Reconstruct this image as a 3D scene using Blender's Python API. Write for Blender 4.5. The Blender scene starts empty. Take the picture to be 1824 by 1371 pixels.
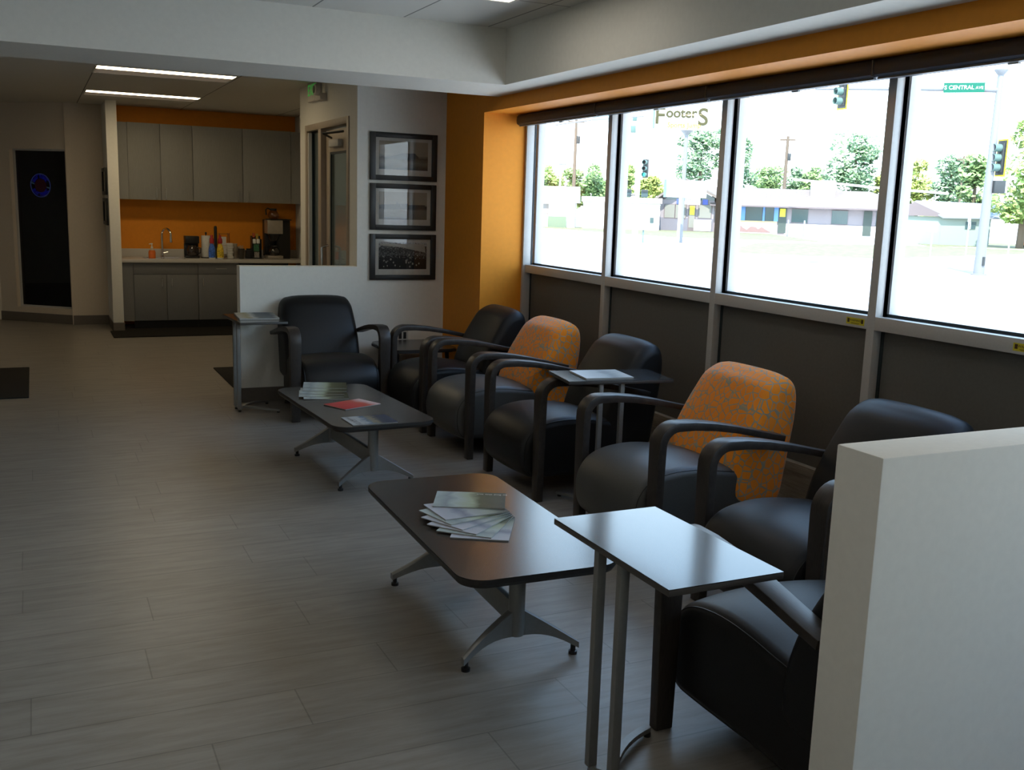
import bpy, bmesh, math, random
from mathutils import Vector, Matrix
random.seed(7)
SC = bpy.context.scene
COL = SC.collection
PI = math.pi
R_ = math.radians

# ------------------------------------------------------------------ camera
def make_camera():
    yaw, pitch, roll = 0.4444427, 0.17663279, 0.03146628
    cy, sy = math.cos(yaw), math.sin(yaw)
    f = Vector((sy*math.cos(pitch), cy*math.cos(pitch), -math.sin(pitch)))
    r = Vector((cy, -sy, 0)); u = r.cross(f)
    r2 = r*math.cos(roll) + u*math.sin(roll)
    u2 = -r*math.sin(roll) + u*math.cos(roll)
    m = Matrix((r2, u2, -f)).transposed().to_4x4()
    m.translation = Vector((0, 0, 1.7))
    cd = bpy.data.cameras.new('camera'); co = bpy.data.objects.new('camera', cd)
    COL.objects.link(co); co.matrix_world = m
    cd.sensor_fit = 'HORIZONTAL'; cd.sensor_width = 36.0
    cd.lens = 36.0*1788.55/1824.0
    cd.clip_start = 0.05; cd.clip_end = 600
    SC.camera = co
make_camera()

# ------------------------------------------------------------------ world, sun, exposure
SKY_STRENGTH = 4.6
SUN_STRENGTH = 9.0
def make_world():
    w = bpy.data.worlds.new('sky'); SC.world = w; w.use_nodes = True
    nt = w.node_tree; nt.nodes.clear()
    out = nt.nodes.new('ShaderNodeOutputWorld'); bg = nt.nodes.new('ShaderNodeBackground')
    tc = nt.nodes.new('ShaderNodeTexCoord'); sep = nt.nodes.new('ShaderNodeSeparateXYZ')
    ramp = nt.nodes.new('ShaderNodeValToRGB')
    nt.links.new(tc.outputs['Generated'], sep.inputs[0]); nt.links.new(sep.outputs['Z'], ramp.inputs[0])
    e = ramp.color_ramp.elements
    e[0].position = 0.0; e[0].color = (0.80, 0.92, 1.0, 1)
    e[1].position = 0.80; e[1].color = (0.30, 0.50, 0.84, 1)
    m = e.new(0.16); m.color = (0.72, 0.88, 0.97, 1); m = e.new(0.36); m.color = (0.46, 0.70, 0.96, 1)
    nt.links.new(ramp.outputs[0], bg.inputs[0]); bg.inputs[1].default_value = SKY_STRENGTH
    nt.links.new(bg.outputs[0], out.inputs[0])
make_world()
sd = bpy.data.lights.new('sun', 'SUN'); sd.energy = SUN_STRENGTH; sd.angle = R_(0.6); sd.color = (1, 0.95, 0.86)
so = bpy.data.objects.new('sun', sd); COL.objects.link(so)
so.rotation_euler = Vector((-0.45, -0.62, 1.15)).to_track_quat('Z', 'Y').to_euler()
vs = SC.view_settings
vs.view_transform = 'Standard'; vs.look = 'None'; vs.gamma = 1.0; vs.use_curve_mapping = False
vs.exposure = 0.32
SC.cycles.max_bounces = 10; SC.cycles.diffuse_bounces = 5; SC.cycles.glossy_bounces = 4
SC.cycles.transparent_max_bounces = 16; SC.cycles.sample_clamp_indirect = 6.0
SC.cycles.use_denoising = True

# ------------------------------------------------------------------ material helpers
def lin(c):
    def f(v):
        v /= 255.0
        return v/12.92 if v <= 0.04045 else ((v+0.055)/1.055)**2.4
    return (f(c[0]), f(c[1]), f(c[2]), 1)
def sc(c, k): return (c[0]*k, c[1]*k, c[2]*k, 1)
MATS = {}
def mat(name, col, rough=0.5, metal=0.0, spec=0.5, var=0.06, nscale=30.0, bump=0.0, stretch=None, emit=None, estr=0.0, coat=0.0):
    if name in MATS: return MATS[name]
    m = bpy.data.materials.new(name); m.use_nodes = True; nt = m.node_tree
    b = nt.nodes['Principled BSDF']
    tc = nt.nodes.new('ShaderNodeTexCoord'); mp = nt.nodes.new('ShaderNodeMapping')
    nz = nt.nodes.new('ShaderNodeTexNoise'); nz.inputs['Scale'].default_value = nscale; nz.inputs['Detail'].default_value = 4
    if stretch: mp.inputs['Scale'].default_value = stretch
    nt.links.new(tc.outputs['Object'], mp.inputs[0]); nt.links.new(mp.outputs[0], nz.inputs['Vector'])
    rp = nt.nodes.new('ShaderNodeValToRGB')
    rp.color_ramp.elements[0].position = 0.3; rp.color_ramp.elements[1].position = 0.7
    rp.color_ramp.elements[0].color = sc(col, 1-var); rp.color_ramp.elements[1].color = sc(col, 1+var)
    nt.links.new(nz.outputs['Fac'], rp.inputs[0]); nt.links.new(rp.outputs[0], b.inputs['Base Color'])
    b.inputs['Roughness'].default_value = rough; b.inputs['Metallic'].default_value = metal
    b.inputs['Specular IOR Level'].default_value = spec
    if coat: b.inputs['Coat Weight'].default_value = coat; b.inputs['Coat Roughness'].default_value = 0.15
    if bump:
        bp = nt.nodes.new('ShaderNodeBump'); bp.inputs['Strength'].default_value = bump; bp.inputs['Distance'].default_value = 0.002
        nt.links.new(nz.outputs['Fac'], bp.inputs['Height']); nt.links.new(bp.outputs[0], b.inputs['Normal'])
    if emit:
        b.inputs['Emission Color'].default_value = emit; b.inputs['Emission Strength'].default_value = estr
    MATS[name] = m
    return m

def glass_mat(name, tint=(1, 1, 1, 1), ior=1.45, rough=0.0):
    if name in MATS: return MATS[name]
    m = bpy.data.materials.new(name); m.use_nodes = True; nt = m.node_tree; nt.nodes.clear()
    o = nt.nodes.new('ShaderNodeOutputMaterial'); mx = nt.nodes.new('ShaderNodeMixShader')
    tr = nt.nodes.new('ShaderNodeBsdfTransparent'); gl = nt.nodes.new('ShaderNodeBsdfGlossy')
    tr.inputs[0].default_value = tint; gl.inputs['Roughness'].default_value = rough
    # Schlick reflectance from the facing angle, the same from both sides of the pane
    lw = nt.nodes.new('ShaderNodeLayerWeight'); lw.inputs['Blend'].default_value = 0.5
    pw = nt.nodes.new('ShaderNodeMath'); pw.operation = 'POWER'; pw.inputs[1].default_value = 5.0
    f0 = ((ior-1)/(ior+1))**2
    fr = nt.nodes.new('ShaderNodeMath'); fr.operation = 'MULTIPLY_ADD'; fr.inputs[1].default_value = 1-f0; fr.inputs[2].default_value = f0
    nt.links.new(lw.outputs['Facing'], pw.inputs[0]); nt.links.new(pw.outputs[0], fr.inputs[0])
    nt.links.new(fr.outputs[0], mx.inputs[0]); nt.links.new(tr.outputs[0], mx.inputs[1]); nt.links.new(gl.outputs[0], mx.inputs[2])
    nt.links.new(mx.outputs[0], o.inputs[0]); MATS[name] = m
    return m

def emit_mat(name, col, s):
    if name in MATS: return MATS[name]
    m = bpy.data.materials.new(name); m.use_nodes = True; nt = m.node_tree; nt.nodes.clear()
    o = nt.nodes.new('ShaderNodeOutputMaterial'); e = nt.nodes.new('ShaderNodeEmission')
    e.inputs[0].default_value = col; e.inputs[1].default_value = s
    nt.links.new(e.outputs[0], o.inputs[0]); MATS[name] = m
    return m

def floor_mat():
    m = bpy.data.materials.new('plank_floor'); m.use_nodes = True; nt = m.node_tree; b = nt.nodes['Principled BSDF']
    tc = nt.nodes.new('ShaderNodeTexCoord')
    mp = nt.nodes.new('ShaderNodeMapping'); nt.links.new(tc.outputs['Object'], mp.inputs[0])
    mp.inputs['Location'].default_value = (0.33, 0.12, 0)
    br = nt.nodes.new('ShaderNodeTexBrick'); sp = nt.nodes.new('ShaderNodeSeparateXYZ'); nt.links.new(mp.outputs[0], sp.inputs[0])
    dv = nt.nodes.new('ShaderNodeMath'); dv.operation = 'DIVIDE'; dv.inputs[1].default_value = 0.262; nt.links.new(sp.outputs['Y'], dv.inputs[0])
    fl = nt.nodes.new('ShaderNodeMath'); fl.operation = 'FLOOR'; nt.links.new(dv.outputs[0], fl.inputs[0])
    wn = nt.nodes.new('ShaderNodeTexWhiteNoise'); wn.noise_dimensions = '1D'; nt.links.new(fl.outputs[0], wn.inputs['W'])
    ad = nt.nodes.new('ShaderNodeMath'); ad.operation = 'MULTIPLY_ADD'; ad.inputs[1].default_value = 1.22
    nt.links.new(wn.outputs['Value'], ad.inputs[0]); nt.links.new(sp.outputs['X'], ad.inputs[2])
    cb = nt.nodes.new('ShaderNodeCombineXYZ'); nt.links.new(ad.outputs[0], cb.inputs['X']); nt.links.new(sp.outputs['Y'], cb.inputs['Y'])
    nt.links.new(cb.outputs[0], br.inputs['Vector'])
    br.inputs['Scale'].default_value = 1.0; br.inputs['Brick Width'].default_value = 1.22; br.inputs['Row Height'].default_value = 0.262
    br.inputs['Mortar Size'].default_value = 0.003; br.inputs['Mortar Smooth'].default_value = 0.3; br.inputs['Bias'].default_value = 0.0
    br.offset = 0.0
    br.inputs['Color1'].default_value = (0.55, 0.55, 0.55, 1); br.inputs['Color2'].default_value = (0.45, 0.45, 0.45, 1); br.inputs['Mortar'].default_value = (0.18, 0.18, 0.18, 1)
    # grain stretched along the planks
    mg = nt.nodes.new('ShaderNodeMapping'); mg.inputs['Scale'].default_value = (1.5, 10, 1); nt.links.new(tc.outputs['Object'], mg.inputs[0])
    n1 = nt.nodes.new('ShaderNodeTexNoise'); n1.inputs['Scale'].default_value = 2.2; n1.inputs['Detail'].default_value = 8; n1.inputs['Roughness'].default_value = 0.65
    n1.inputs['Distortion'].default_value = 0.35
    nt.links.new(mg.outputs[0], n1.inputs['Vector'])
    rp = nt.nodes.new('ShaderNodeValToRGB'); nt.links.new(n1.outputs['Fac'], rp.inputs[0])
    rp.color_ramp.elements[0].position = 0.30; rp.color_ramp.elements[0].color = (0.205, 0.183, 0.155, 1)
    rp.color_ramp.elements[1].position = 0.62; rp.color_ramp.elements[1].color = (0.290, 0.265, 0.230, 1)
    mx = nt.nodes.new('ShaderNodeMixRGB'); mx.blend_type = 'MULTIPLY'; mx.inputs[0].default_value = 1.0
    nt.links.new(rp.outputs[0], mx.inputs[1])
    sc2 = nt.nodes.new('ShaderNodeMixRGB'); sc2.blend_type = 'ADD'; sc2.inputs[0].default_value = 1.0
    nt.links.new(br.outputs['Color'], sc2.inputs[1]); sc2.inputs[2].default_value = (0.42, 0.42, 0.42, 1)
    nt.links.new(sc2.outputs[0], mx.inputs[2]); nt.links.new(mx.outputs[0], b.inputs['Base Color'])
    b.inputs['Roughness'].default_value = 0.36; b.inputs['Specular IOR Level'].default_value = 0.5
    bp = nt.nodes.new('ShaderNodeBump'); bp.inputs['Strength'].default_value = 0.08; bp.inputs['Distance'].default_value = 0.002
    nt.links.new(n1.outputs['Fac'], bp.inputs['Height']); nt.links.new(bp.outputs[0], b.inputs['Normal'])
    MATS['plank_floor'] = m
    return m

def tile_mat(name, col, bw, rh, loc=(0, 0, 0), line=0.35, rough=0.9):
    m = bpy.data.materials.new(name); m.use_nodes = True; nt = m.node_tree; b = nt.nodes['Principled BSDF']
    tc = nt.nodes.new('ShaderNodeTexCoord'); mp = nt.nodes.new('ShaderNodeMapping'); nt.links.new(tc.outputs['Object'], mp.inputs[0])
    mp.inputs['Location'].default_value = loc
    br = nt.nodes.new('ShaderNodeTexBrick'); nt.links.new(mp.outputs[0], br.inputs['Vector'])
    br.offset = 0.0; br.inputs['Scale'].default_value = 1.0; br.inputs['Brick Width'].default_value = bw; br.inputs['Row Height'].default_value = rh
    br.inputs['Mortar Size'].default_value = 0.006; br.inputs['Mortar Smooth'].default_value = 0.1
    br.inputs['Color1'].default_value = col; br.inputs['Color2'].default_value = sc(col, 0.97); br.inputs['Mortar'].default_value = sc(col, line)
    nt.links.new(br.outputs['Color'], b.inputs['Base Color']); b.inputs['Roughness'].default_value = rough
    b.inputs['Specular IOR Level'].default_value = 0.2
    return m

def crackle_mat():
    m = bpy.data.materials.new('orange_crackle_fabric'); m.use_nodes = True; nt = m.node_tree; b = nt.nodes['Principled BSDF']
    tc = nt.nodes.new('ShaderNodeTexCoord'); mp = nt.nodes.new('ShaderNodeMapping'); nt.links.new(tc.outputs['Object'], mp.inputs[0])
    mp.inputs['Scale'].default_value = (1, 1, 0.85)
    vo = nt.nodes.new('ShaderNodeTexVoronoi'); vo.feature = 'DISTANCE_TO_EDGE'; vo.inputs['Scale'].default_value = 25
    vo.inputs['Randomness'].default_value = 0.95
    nt.links.new(mp.outputs[0], vo.inputs['Vector'])
    rp = nt.nodes.new('ShaderNodeValToRGB'); nt.links.new(vo.outputs['Distance'], rp.inputs[0])
    e = rp.color_ramp.elements
    e[0].position = 0.0; e[0].color = (0.33, 0.29, 0.20, 1); e[1].position = 0.07; e[1].color = (0.86, 0.26, 0.010, 1)
    k = e.new(0.045); k.color = (0.33, 0.29, 0.20, 1)
    nt.links.new(rp.outputs[0], b.inputs['Base Color']); b.inputs['Roughness'].default_value = 0.85
    b.inputs['Specular IOR Level'].default_value = 0.2
    b.inputs['Sheen Weight'].default_value = 0.25
    return m

def cover_mat(name, stops, scale=3.0, axis='X', noise=0.5, rough=0.42):
    """glossy printed cover: a colour ramp along one side broken up by noise"""
    m = bpy.data.materials.new(name); m.use_nodes = True; nt = m.node_tree; b = nt.nodes['Principled BSDF']
    tc = nt.nodes.new('ShaderNodeTexCoord'); sp = nt.nodes.new('ShaderNodeSeparateXYZ'); nt.links.new(tc.outputs['Generated'], sp.inputs[0])
    nz = nt.nodes.new('ShaderNodeTexNoise'); nz.inputs['Scale'].default_value = scale; nz.inputs['Detail'].default_value = 5
    nt.links.new(tc.outputs['Generated'], nz.inputs['Vector'])
    ma = nt.nodes.new('ShaderNodeMath'); ma.operation = 'MULTIPLY_ADD'; ma.inputs[1].default_value = noise
    nt.links.new(nz.outputs['Fac'], ma.inputs[0]); nt.links.new(sp.outputs[axis], ma.inputs[2])
    su = nt.nodes.new('ShaderNodeMath'); su.operation = 'SUBTRACT'; su.inputs[1].default_value = noise*0.5
    nt.links.new(ma.outputs[0], su.inputs[0])
    rp = nt.nodes.new('ShaderNodeValToRGB'); nt.links.new(su.outputs[0], rp.inputs[0])
    e = rp.color_ramp.elements
    e[0].position, e[0].color = stops[0][0], stops[0][1]; e[1].position, e[1].color = stops[-1][0], stops[-1][1]
    for p, c in stops[1:-1]: x = e.new(p); x.color = c
    nt.links.new(rp.outputs[0], b.inputs['Base Color']); b.inputs['Roughness'].default_value = rough
    b.inputs['Specular IOR Level'].default_value = 0.18
    return m

WHITE = mat('white_wall_paint', (0.77, 0.745, 0.675, 1), 0.75, spec=0.25, var=0.02, nscale=40, bump=0.12)
CEILW = mat('white_soffit_paint', (0.76, 0.74, 0.665, 1), 0.8, spec=0.2, var=0.02, nscale=30, bump=0.05)
BEIGE = mat('beige_wall_paint', (0.62, 0.53, 0.42, 1), 0.75, spec=0.25, var=0.02, nscale=40, bump=0.08)
ORANGE = mat('orange_wall_paint', (0.80, 0.285, 0.020, 1), 0.62, spec=0.3, var=0.03, nscale=25, bump=0.06)
BASEB = mat('brown_grey_baseboard', (0.13, 0.11, 0.09, 1), 0.5, var=0.05)
ALU = mat('anodized_aluminium', (0.52, 0.50, 0.47, 1), 0.42, metal=0.1, var=0.03, nscale=90)
GASKET = mat('black_gasket', (0.012, 0.02, 0.022, 1), 0.5)
PANEL = mat('dark_grey_infill_panel', (0.125, 0.116, 0.100, 1), 0.6, spec=0.3, var=0.05, nscale=60)
CURB = mat('wood_look_curb', (0.34, 0.29, 0.22, 1), 0.55, var=0.2, nscale=8, stretch=(8, 1.2, 20))
BLIND = mat('navy_blind_cassette', (0.046, 0.052, 0.074, 1), 0.5, spec=0.3, var=0.08, nscale=120)
GLASS = glass_mat('clear_glass')
GLASSD = glass_mat('dim_glass', (0.8, 0.85, 0.85, 1))
VINYL = mat('charcoal_vinyl', (0.0085, 0.0085, 0.0088, 1), 0.47, spec=0.34, var=0.12, nscale=160, bump=0.05)
GREYV = mat('grey_vinyl', (0.062, 0.061, 0.056, 1), 0.46, spec=0.5, var=0.08, nscale=160, bump=0.05)
CRACKLE = crackle_mat()
WOOD = mat('dark_grey_stained_wood', (0.032, 0.025, 0.020, 1), 0.42, spec=0.42, var=0.35, nscale=12, stretch=(30, 2.5, 2.5), bump=0.03)
SILVER = mat('silver_grey_steel', (0.25, 0.25, 0.24, 1), 0.42, metal=0.5, var=0.04, nscale=60)
TABLETOP = mat('grey_brown_laminate', (0.036, 0.031, 0.027, 1), 0.22, spec=0.7, var=0.06, nscale=150)
EDGE = mat('dark_table_edge', (0.016, 0.014, 0.012, 1), 0.5)
BLACK = mat('black_plastic', (0.010, 0.010, 0.010, 1), 0.4)
CHROME = mat('chrome', (0.7, 0.7, 0.7, 1), 0.12, metal=1.0)
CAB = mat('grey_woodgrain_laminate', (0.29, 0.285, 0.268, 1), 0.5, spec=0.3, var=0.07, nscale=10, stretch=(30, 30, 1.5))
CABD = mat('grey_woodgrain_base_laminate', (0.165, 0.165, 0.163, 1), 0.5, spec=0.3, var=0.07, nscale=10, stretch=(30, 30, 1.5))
COUNTER = mat('pale_solid_surface', (0.52, 0.50, 0.46, 1), 0.3, var=0.05, nscale=200)
PAPER = mat('white_paper', (0.72, 0.72, 0.69, 1), 0.6)
DARKROOM = mat('unlit_room_black', (0.012, 0.012, 0.012, 1), 0.9)
MATM = mat('dark_rubber_mat', (0.020, 0.018, 0.016, 1), 0.9, spec=0.12, var=0.1, nscale=100, bump=0.2)

# ------------------------------------------------------------------ mesh helpers
def tag(o, label=None, cat=None, group=None, kind=None):
    if label: o['label'] = label
    if cat: o['category'] = cat
    if group: o['group'] = group
    if kind: o['kind'] = kind
    return o
def empty(name, loc=(0, 0, 0), rz=0.0, label=None, cat=None, group=None):
    o = bpy.data.objects.new(name, None); COL.objects.link(o)
    o.location = loc; o.rotation_euler = (0, 0, rz); o.empty_display_size = 0.05
    return tag(o, label, cat, group)
def link(name, bm, m, parent=None, smooth=False, angle=40):
    me = bpy.data.meshes.new(name)
    bmesh.ops.recalc_face_normals(bm, faces=bm.faces[:])
    bm.to_mesh(me); bm.free()
    me.materials.append(m)
    if smooth:
        for p in me.polygons: p.use_smooth = True
        me.set_sharp_from_angle(angle=R_(angle))
    o = bpy.data.objects.new(name, me); COL.objects.link(o)
    if parent: o.parent = parent
    return o
def box(bm, x0, y0, z0, x1, y1, z1, bev=0.0):
    t = bmesh.new()
    v = [t.verts.new((x, y, z)) for z in (z0, z1) for y in (y0, y1) for x in (x0, x1)]
    for q in ((0, 1, 3, 2), (4, 6, 7, 5), (0, 4, 5, 1), (2, 3, 7, 6), (0, 2, 6, 4), (1, 5, 7, 3)): t.faces.new([v[i] for i in q])
    if bev: bmesh.ops.bevel(t, geom=t.edges[:], offset=bev, segments=2, affect='EDGES', profile=0.5)
    merge(bm, t)
def merge(bm, t, mtx=None):
    mp = {}
    for v in t.verts: mp[v] = bm.verts.new((mtx @ v.co) if mtx else v.co)
    for f in t.faces:
        try: bm.faces.new([mp[v] for v in f.verts])
        except ValueError: pass
    t.free()
def B(name, dims, m, parent=None, bev=0.0):
    bm = bmesh.new()
    for d in (dims if isinstance(dims[0], (tuple, list)) else [dims]): box(bm, *d, bev=bev)
    return link(name, bm, m, parent, smooth=bev > 0, angle=30)
def S(name, dims, m, bev=0.0, parent=None):
    o = B(name, dims, m, parent, bev)
    if not parent: o['kind'] = 'structure'
    return o
def lathe(bm, prof, cx=0, cy=0, n=20, axis='z'):
    rings = []
    for r, z in prof:
        ring = []
        for i in range(n):
            a = 2*PI*i/n; p = (r*math.cos(a), r*math.sin(a), z)
            if axis == 'x': p = (p[2], p[0], p[1])
            if axis == 'y': p = (p[0], p[2], p[1])
            ring.append(bm.verts.new((p[0]+cx, p[1]+cy, p[2])))
        rings.append(ring)
    for a, b in zip(rings, rings[1:]):
        for i in range(n): bm.faces.new((a[i], a[(i+1) % n], b[(i+1) % n], b[i]))
    bm.faces.new(rings[0][::-1]); bm.faces.new(rings[-1])
def L(name, prof, m, parent=None, cx=0, cy=0, n=20, angle=40):
    bm = bmesh.new(); lathe(bm, prof, cx, cy, n); return link(name, bm, m, parent, smooth=True, angle=angle)
def tube(bm, pts, rad, n=10, closed=False):
    pts = [Vector(p) for p in pts]; N = len(pts)
    rad = rad if isinstance(rad, (list, tuple)) else [rad]*N
    rings = []; prev = None
    for i, p in enumerate(pts):
        if closed: d = (pts[(i+1) % N]-pts[i-1]).normalized()
        else: d = (pts[min(i+1, N-1)]-pts[max(i-1, 0)]).normalized()
        if prev is None:
            a = Vector((0, 0, 1)) if abs(d.z) < 0.9 else Vector((1, 0, 0)); u = d.cross(a).normalized()
        else:
            u = (prev - d*prev.dot(d)).normalized()
        prev = u; w = d.cross(u)
        rings.append([bm.verts.new(p + (u*math.cos(2*PI*k/n) + w*math.sin(2*PI*k/n))*rad[i]) for k in range(n)])
    rr = list(zip(rings, rings[1:])) + ([(rings[-1], rings[0])] if closed else [])
    for a, b in rr:
        for k in range(n): bm.faces.new((a[k], a[(k+1) % n], b[(k+1) % n], b[k]))
    if not closed:
        bm.faces.new(rings[0][::-1]); bm.faces.new(rings[-1])
def T(name, pts, rad, m, parent=None, n=10, closed=False):
    bm = bmesh.new(); tube(bm, pts, rad, n, closed); return link(name, bm, m, parent, smooth=True)
def prism(bm, poly, axis, a, b):
    """extrude a 2-D polygon along an axis: 'x' uses (y,z), 'y' uses (x,z), 'z' uses (x,y)"""
    def P(p, t): return {'x': (t, p[0], p[1]), 'y': (p[0], t, p[1]), 'z': (p[0], p[1], t)}[axis]
    va = [bm.verts.new(P(p, a)) for p in poly]; vb = [bm.verts.new(P(p, b)) for p in poly]
    bm.faces.new(va); bm.faces.new(vb[::-1]); n = len(poly)
    for i in range(n): bm.faces.new((va[i], va[(i+1) % n], vb[(i+1) % n], vb[i]))
def rrect(w, l, r, n=8):
    pts = []
    for cx, cy, a0 in ((w/2-r, l/2-r, 0), (-w/2+r, l/2-r, 90), (-w/2+r, -l/2+r, 180), (w/2-r, -l/2+r, 270)):
        for i in range(n+1):
            a = R_(a0+90*i/n); pts.append((cx+r*math.cos(a), cy+r*math.sin(a)))
    return pts
def sweep(bm, path, width, thick, x0=0.0, r=0.25):
    """rounded-rectangle section swept along a path in the (y,z) plane; width along x"""
    n = len(path); rings = []
    for i, (y, z) in enumerate(path):
        a = path[max(i-1, 0)]; b = path[min(i+1, n-1)]
        ty, tz = b[0]-a[0], b[1]-a[1]; l = math.hypot(ty, tz); ty /= l; tz /= l
        ny, nz = -tz, ty
        w = (width[i] if isinstance(width, list) else width)/2; t = (thick[i] if isinstance(thick, list) else thick)/2
        q = min(w, t)*r*1.2
        sec = [(w-q, t), (w-q*0.3, t-q*0.3), (w, t-q), (w, -t+q), (w-q*0.3, -t+q*0.3), (w-q, -t),
               (-w+q, -t), (-w+q*0.3, -t+q*0.3), (-w, -t+q), (-w, t-q), (-w+q*0.3, t-q*0.3), (-w+q, t)]
        rings.append([bm.verts.new((x0+sx, y+ny*s, z+nz*s)) for sx, s in sec])
    for a, b in zip(rings, rings[1:]):
        m = len(a)
        for k in range(m): bm.faces.new((a[k], a[(k+1) % m], b[(k+1) % m], b[k]))
    bm.faces.new(rings[0][::-1]); bm.faces.new(rings[-1])
def text(name, s, size, m, parent, loc, rot, extrude=0.0008, align='CENTER', bold=0.0):
    c = bpy.data.curves.new(name, 'FONT'); c.body = s; c.size = size; c.extrude = extrude; c.align_x = align; c.align_y = 'CENTER'; c.bevel_depth = bold; c.bevel_resolution = 0
    tmp = bpy.data.objects.new('tmp_text', c)
    me = bpy.data.meshes.new_from_object(tmp); bpy.data.objects.remove(tmp); me.materials.clear(); me.materials.append(m)
    o = bpy.data.objects.new(name, me); COL.objects.link(o); o.location = loc; o.rotation_euler = rot
    if parent: o.parent = parent
    return o
def copy_tree(o, parent=None):
    c = o.copy(); COL.objects.link(c); c.parent = parent
    for ch in [k for k in bpy.data.objects if k.parent == o]: copy_tree(ch, c)
    return c

# ------------------------------------------------------------------ key dimensions
XW = 3.71      # inner face of the window frames
XH = 3.316     # orange header face
YP = 8.465     # picture wall
ZS = 2.53      # soffit underside
ZT = 2.905     # tray ceiling
ZB = 2.80      # ceiling beyond the beam
# ================================================================== room shell
S('floor', (-6, -5, -0.12, 3.95, 15.2, 0), floor_mat())
S('ceiling', (-6.0, -5, ZT, 3.03, 6.63, ZT+0.1), tile_mat('ceiling_tiles', (0.66, 0.65, 0.60, 1), 0.61, 1.22, loc=(0.16, 0.4, 0)))
S('ceiling_kitchen', (-6, 7.38, ZB, 3.95, 15.2, ZB+0.2), tile_mat('ceiling_tiles_far', (0.70, 0.67, 0.60, 1), 1.24, 30.0, loc=(0.68, 12, 0), line=0.3))
S('trim_beam_across', (-6, 6.63, ZS, XH, 7.38, ZT+0.1), CEILW)
S('trim_soffit_window_side', (3.03, -5, ZS, XH, 6.63, ZT+0.1), CEILW)
S('wall_right', [(XH, -5, 2.43, 3.86, 7.64, ZT+0.1), (XH, 7.64, 0, 3.86, YP, ZT+0.1)], ORANGE)
S('wall_picture', (2.51, YP, 0, 3.86, 8.60, ZB), WHITE)
def half_wall(name, x0, y0, x1, y1, h):
    return S(name, (x0, y0, 0, x1, y1, h), WHITE, bev=0.004 if x1 > 3 else 0.0)
half_wall('wall_partition_far', 1.515, YP, 2.51, 8.60, 1.14)
half_wall('wall_partition_near', 1.598, 1.523, 3.70, 1.660, 1.20)
S('wall_vestibule', [(2.51, 8.60, 0, 2.63, 8.70, ZB), (2.51, 8.70, 2.42, 2.63, 10.25, ZB), (2.51, 10.25, 0, 2.63, 10.50, ZB), (2.63, 10.38, 0, 3.86, 10.50, ZB)], WHITE)
S('wall_kitchen_right', (3.30, 10.50, 0, 3.42, 14.1, ZB), WHITE)
S('wall_kitchen_back', (0.90, 14.10, 0, 3.42, 14.22, ZB), ORANGE)
S('wall_kitchen_wing', (0.84, 13.37, 0, 0.965, 14.22, ZB), WHITE, bev=0.003)
S('wall_far_short', (0.40, 14.16, 0, 0.85, 14.30, ZB), BEIGE)
S('wall_far_left', (-6, 14.89, 0, -0.43, 15.1, ZB), BEIGE)
S('wall_left', (-6.1, -5, 0, -6.0, 15.1, ZT+0.1), WHITE)
S('wall_back', (-6, -5.1, 0, 3.95, -5.0, ZT+0.1), WHITE)
# baseboards
S('baseboard_partition_far', [(1.507, YP-0.008, 0, 2.60, YP, 0.12), (1.507, YP-0.008, 0, 1.515, 8.608, 0.12)], BASEB)
S('baseboard_picture_wall', (2.60, YP-0.008, 0, XH, YP, 0.12), BASEB)
S('baseboard_partition_near', [(1.590, 1.515, 0, 3.70, 1.523, 0.12), (1.590, 1.515, 0, 1.598, 1.668, 0.12), (1.590, 1.660, 0, 3.70, 1.668, 0.12)], BASEB)
S('baseboard_wing', [(0.832, 13.362, 0, 0.973, 13.37, 0.11), (0.832, 13.362, 0, 0.84, 14.16, 0.11)], BASEB)
S('baseboard_far_short', (0.41, 14.152, 0, 0.835, 14.16, 0.12), BASEB)
S('baseboard_pier', (XH-0.008, 7.64, 0, XH, YP, 0.12), BASEB)

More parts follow.
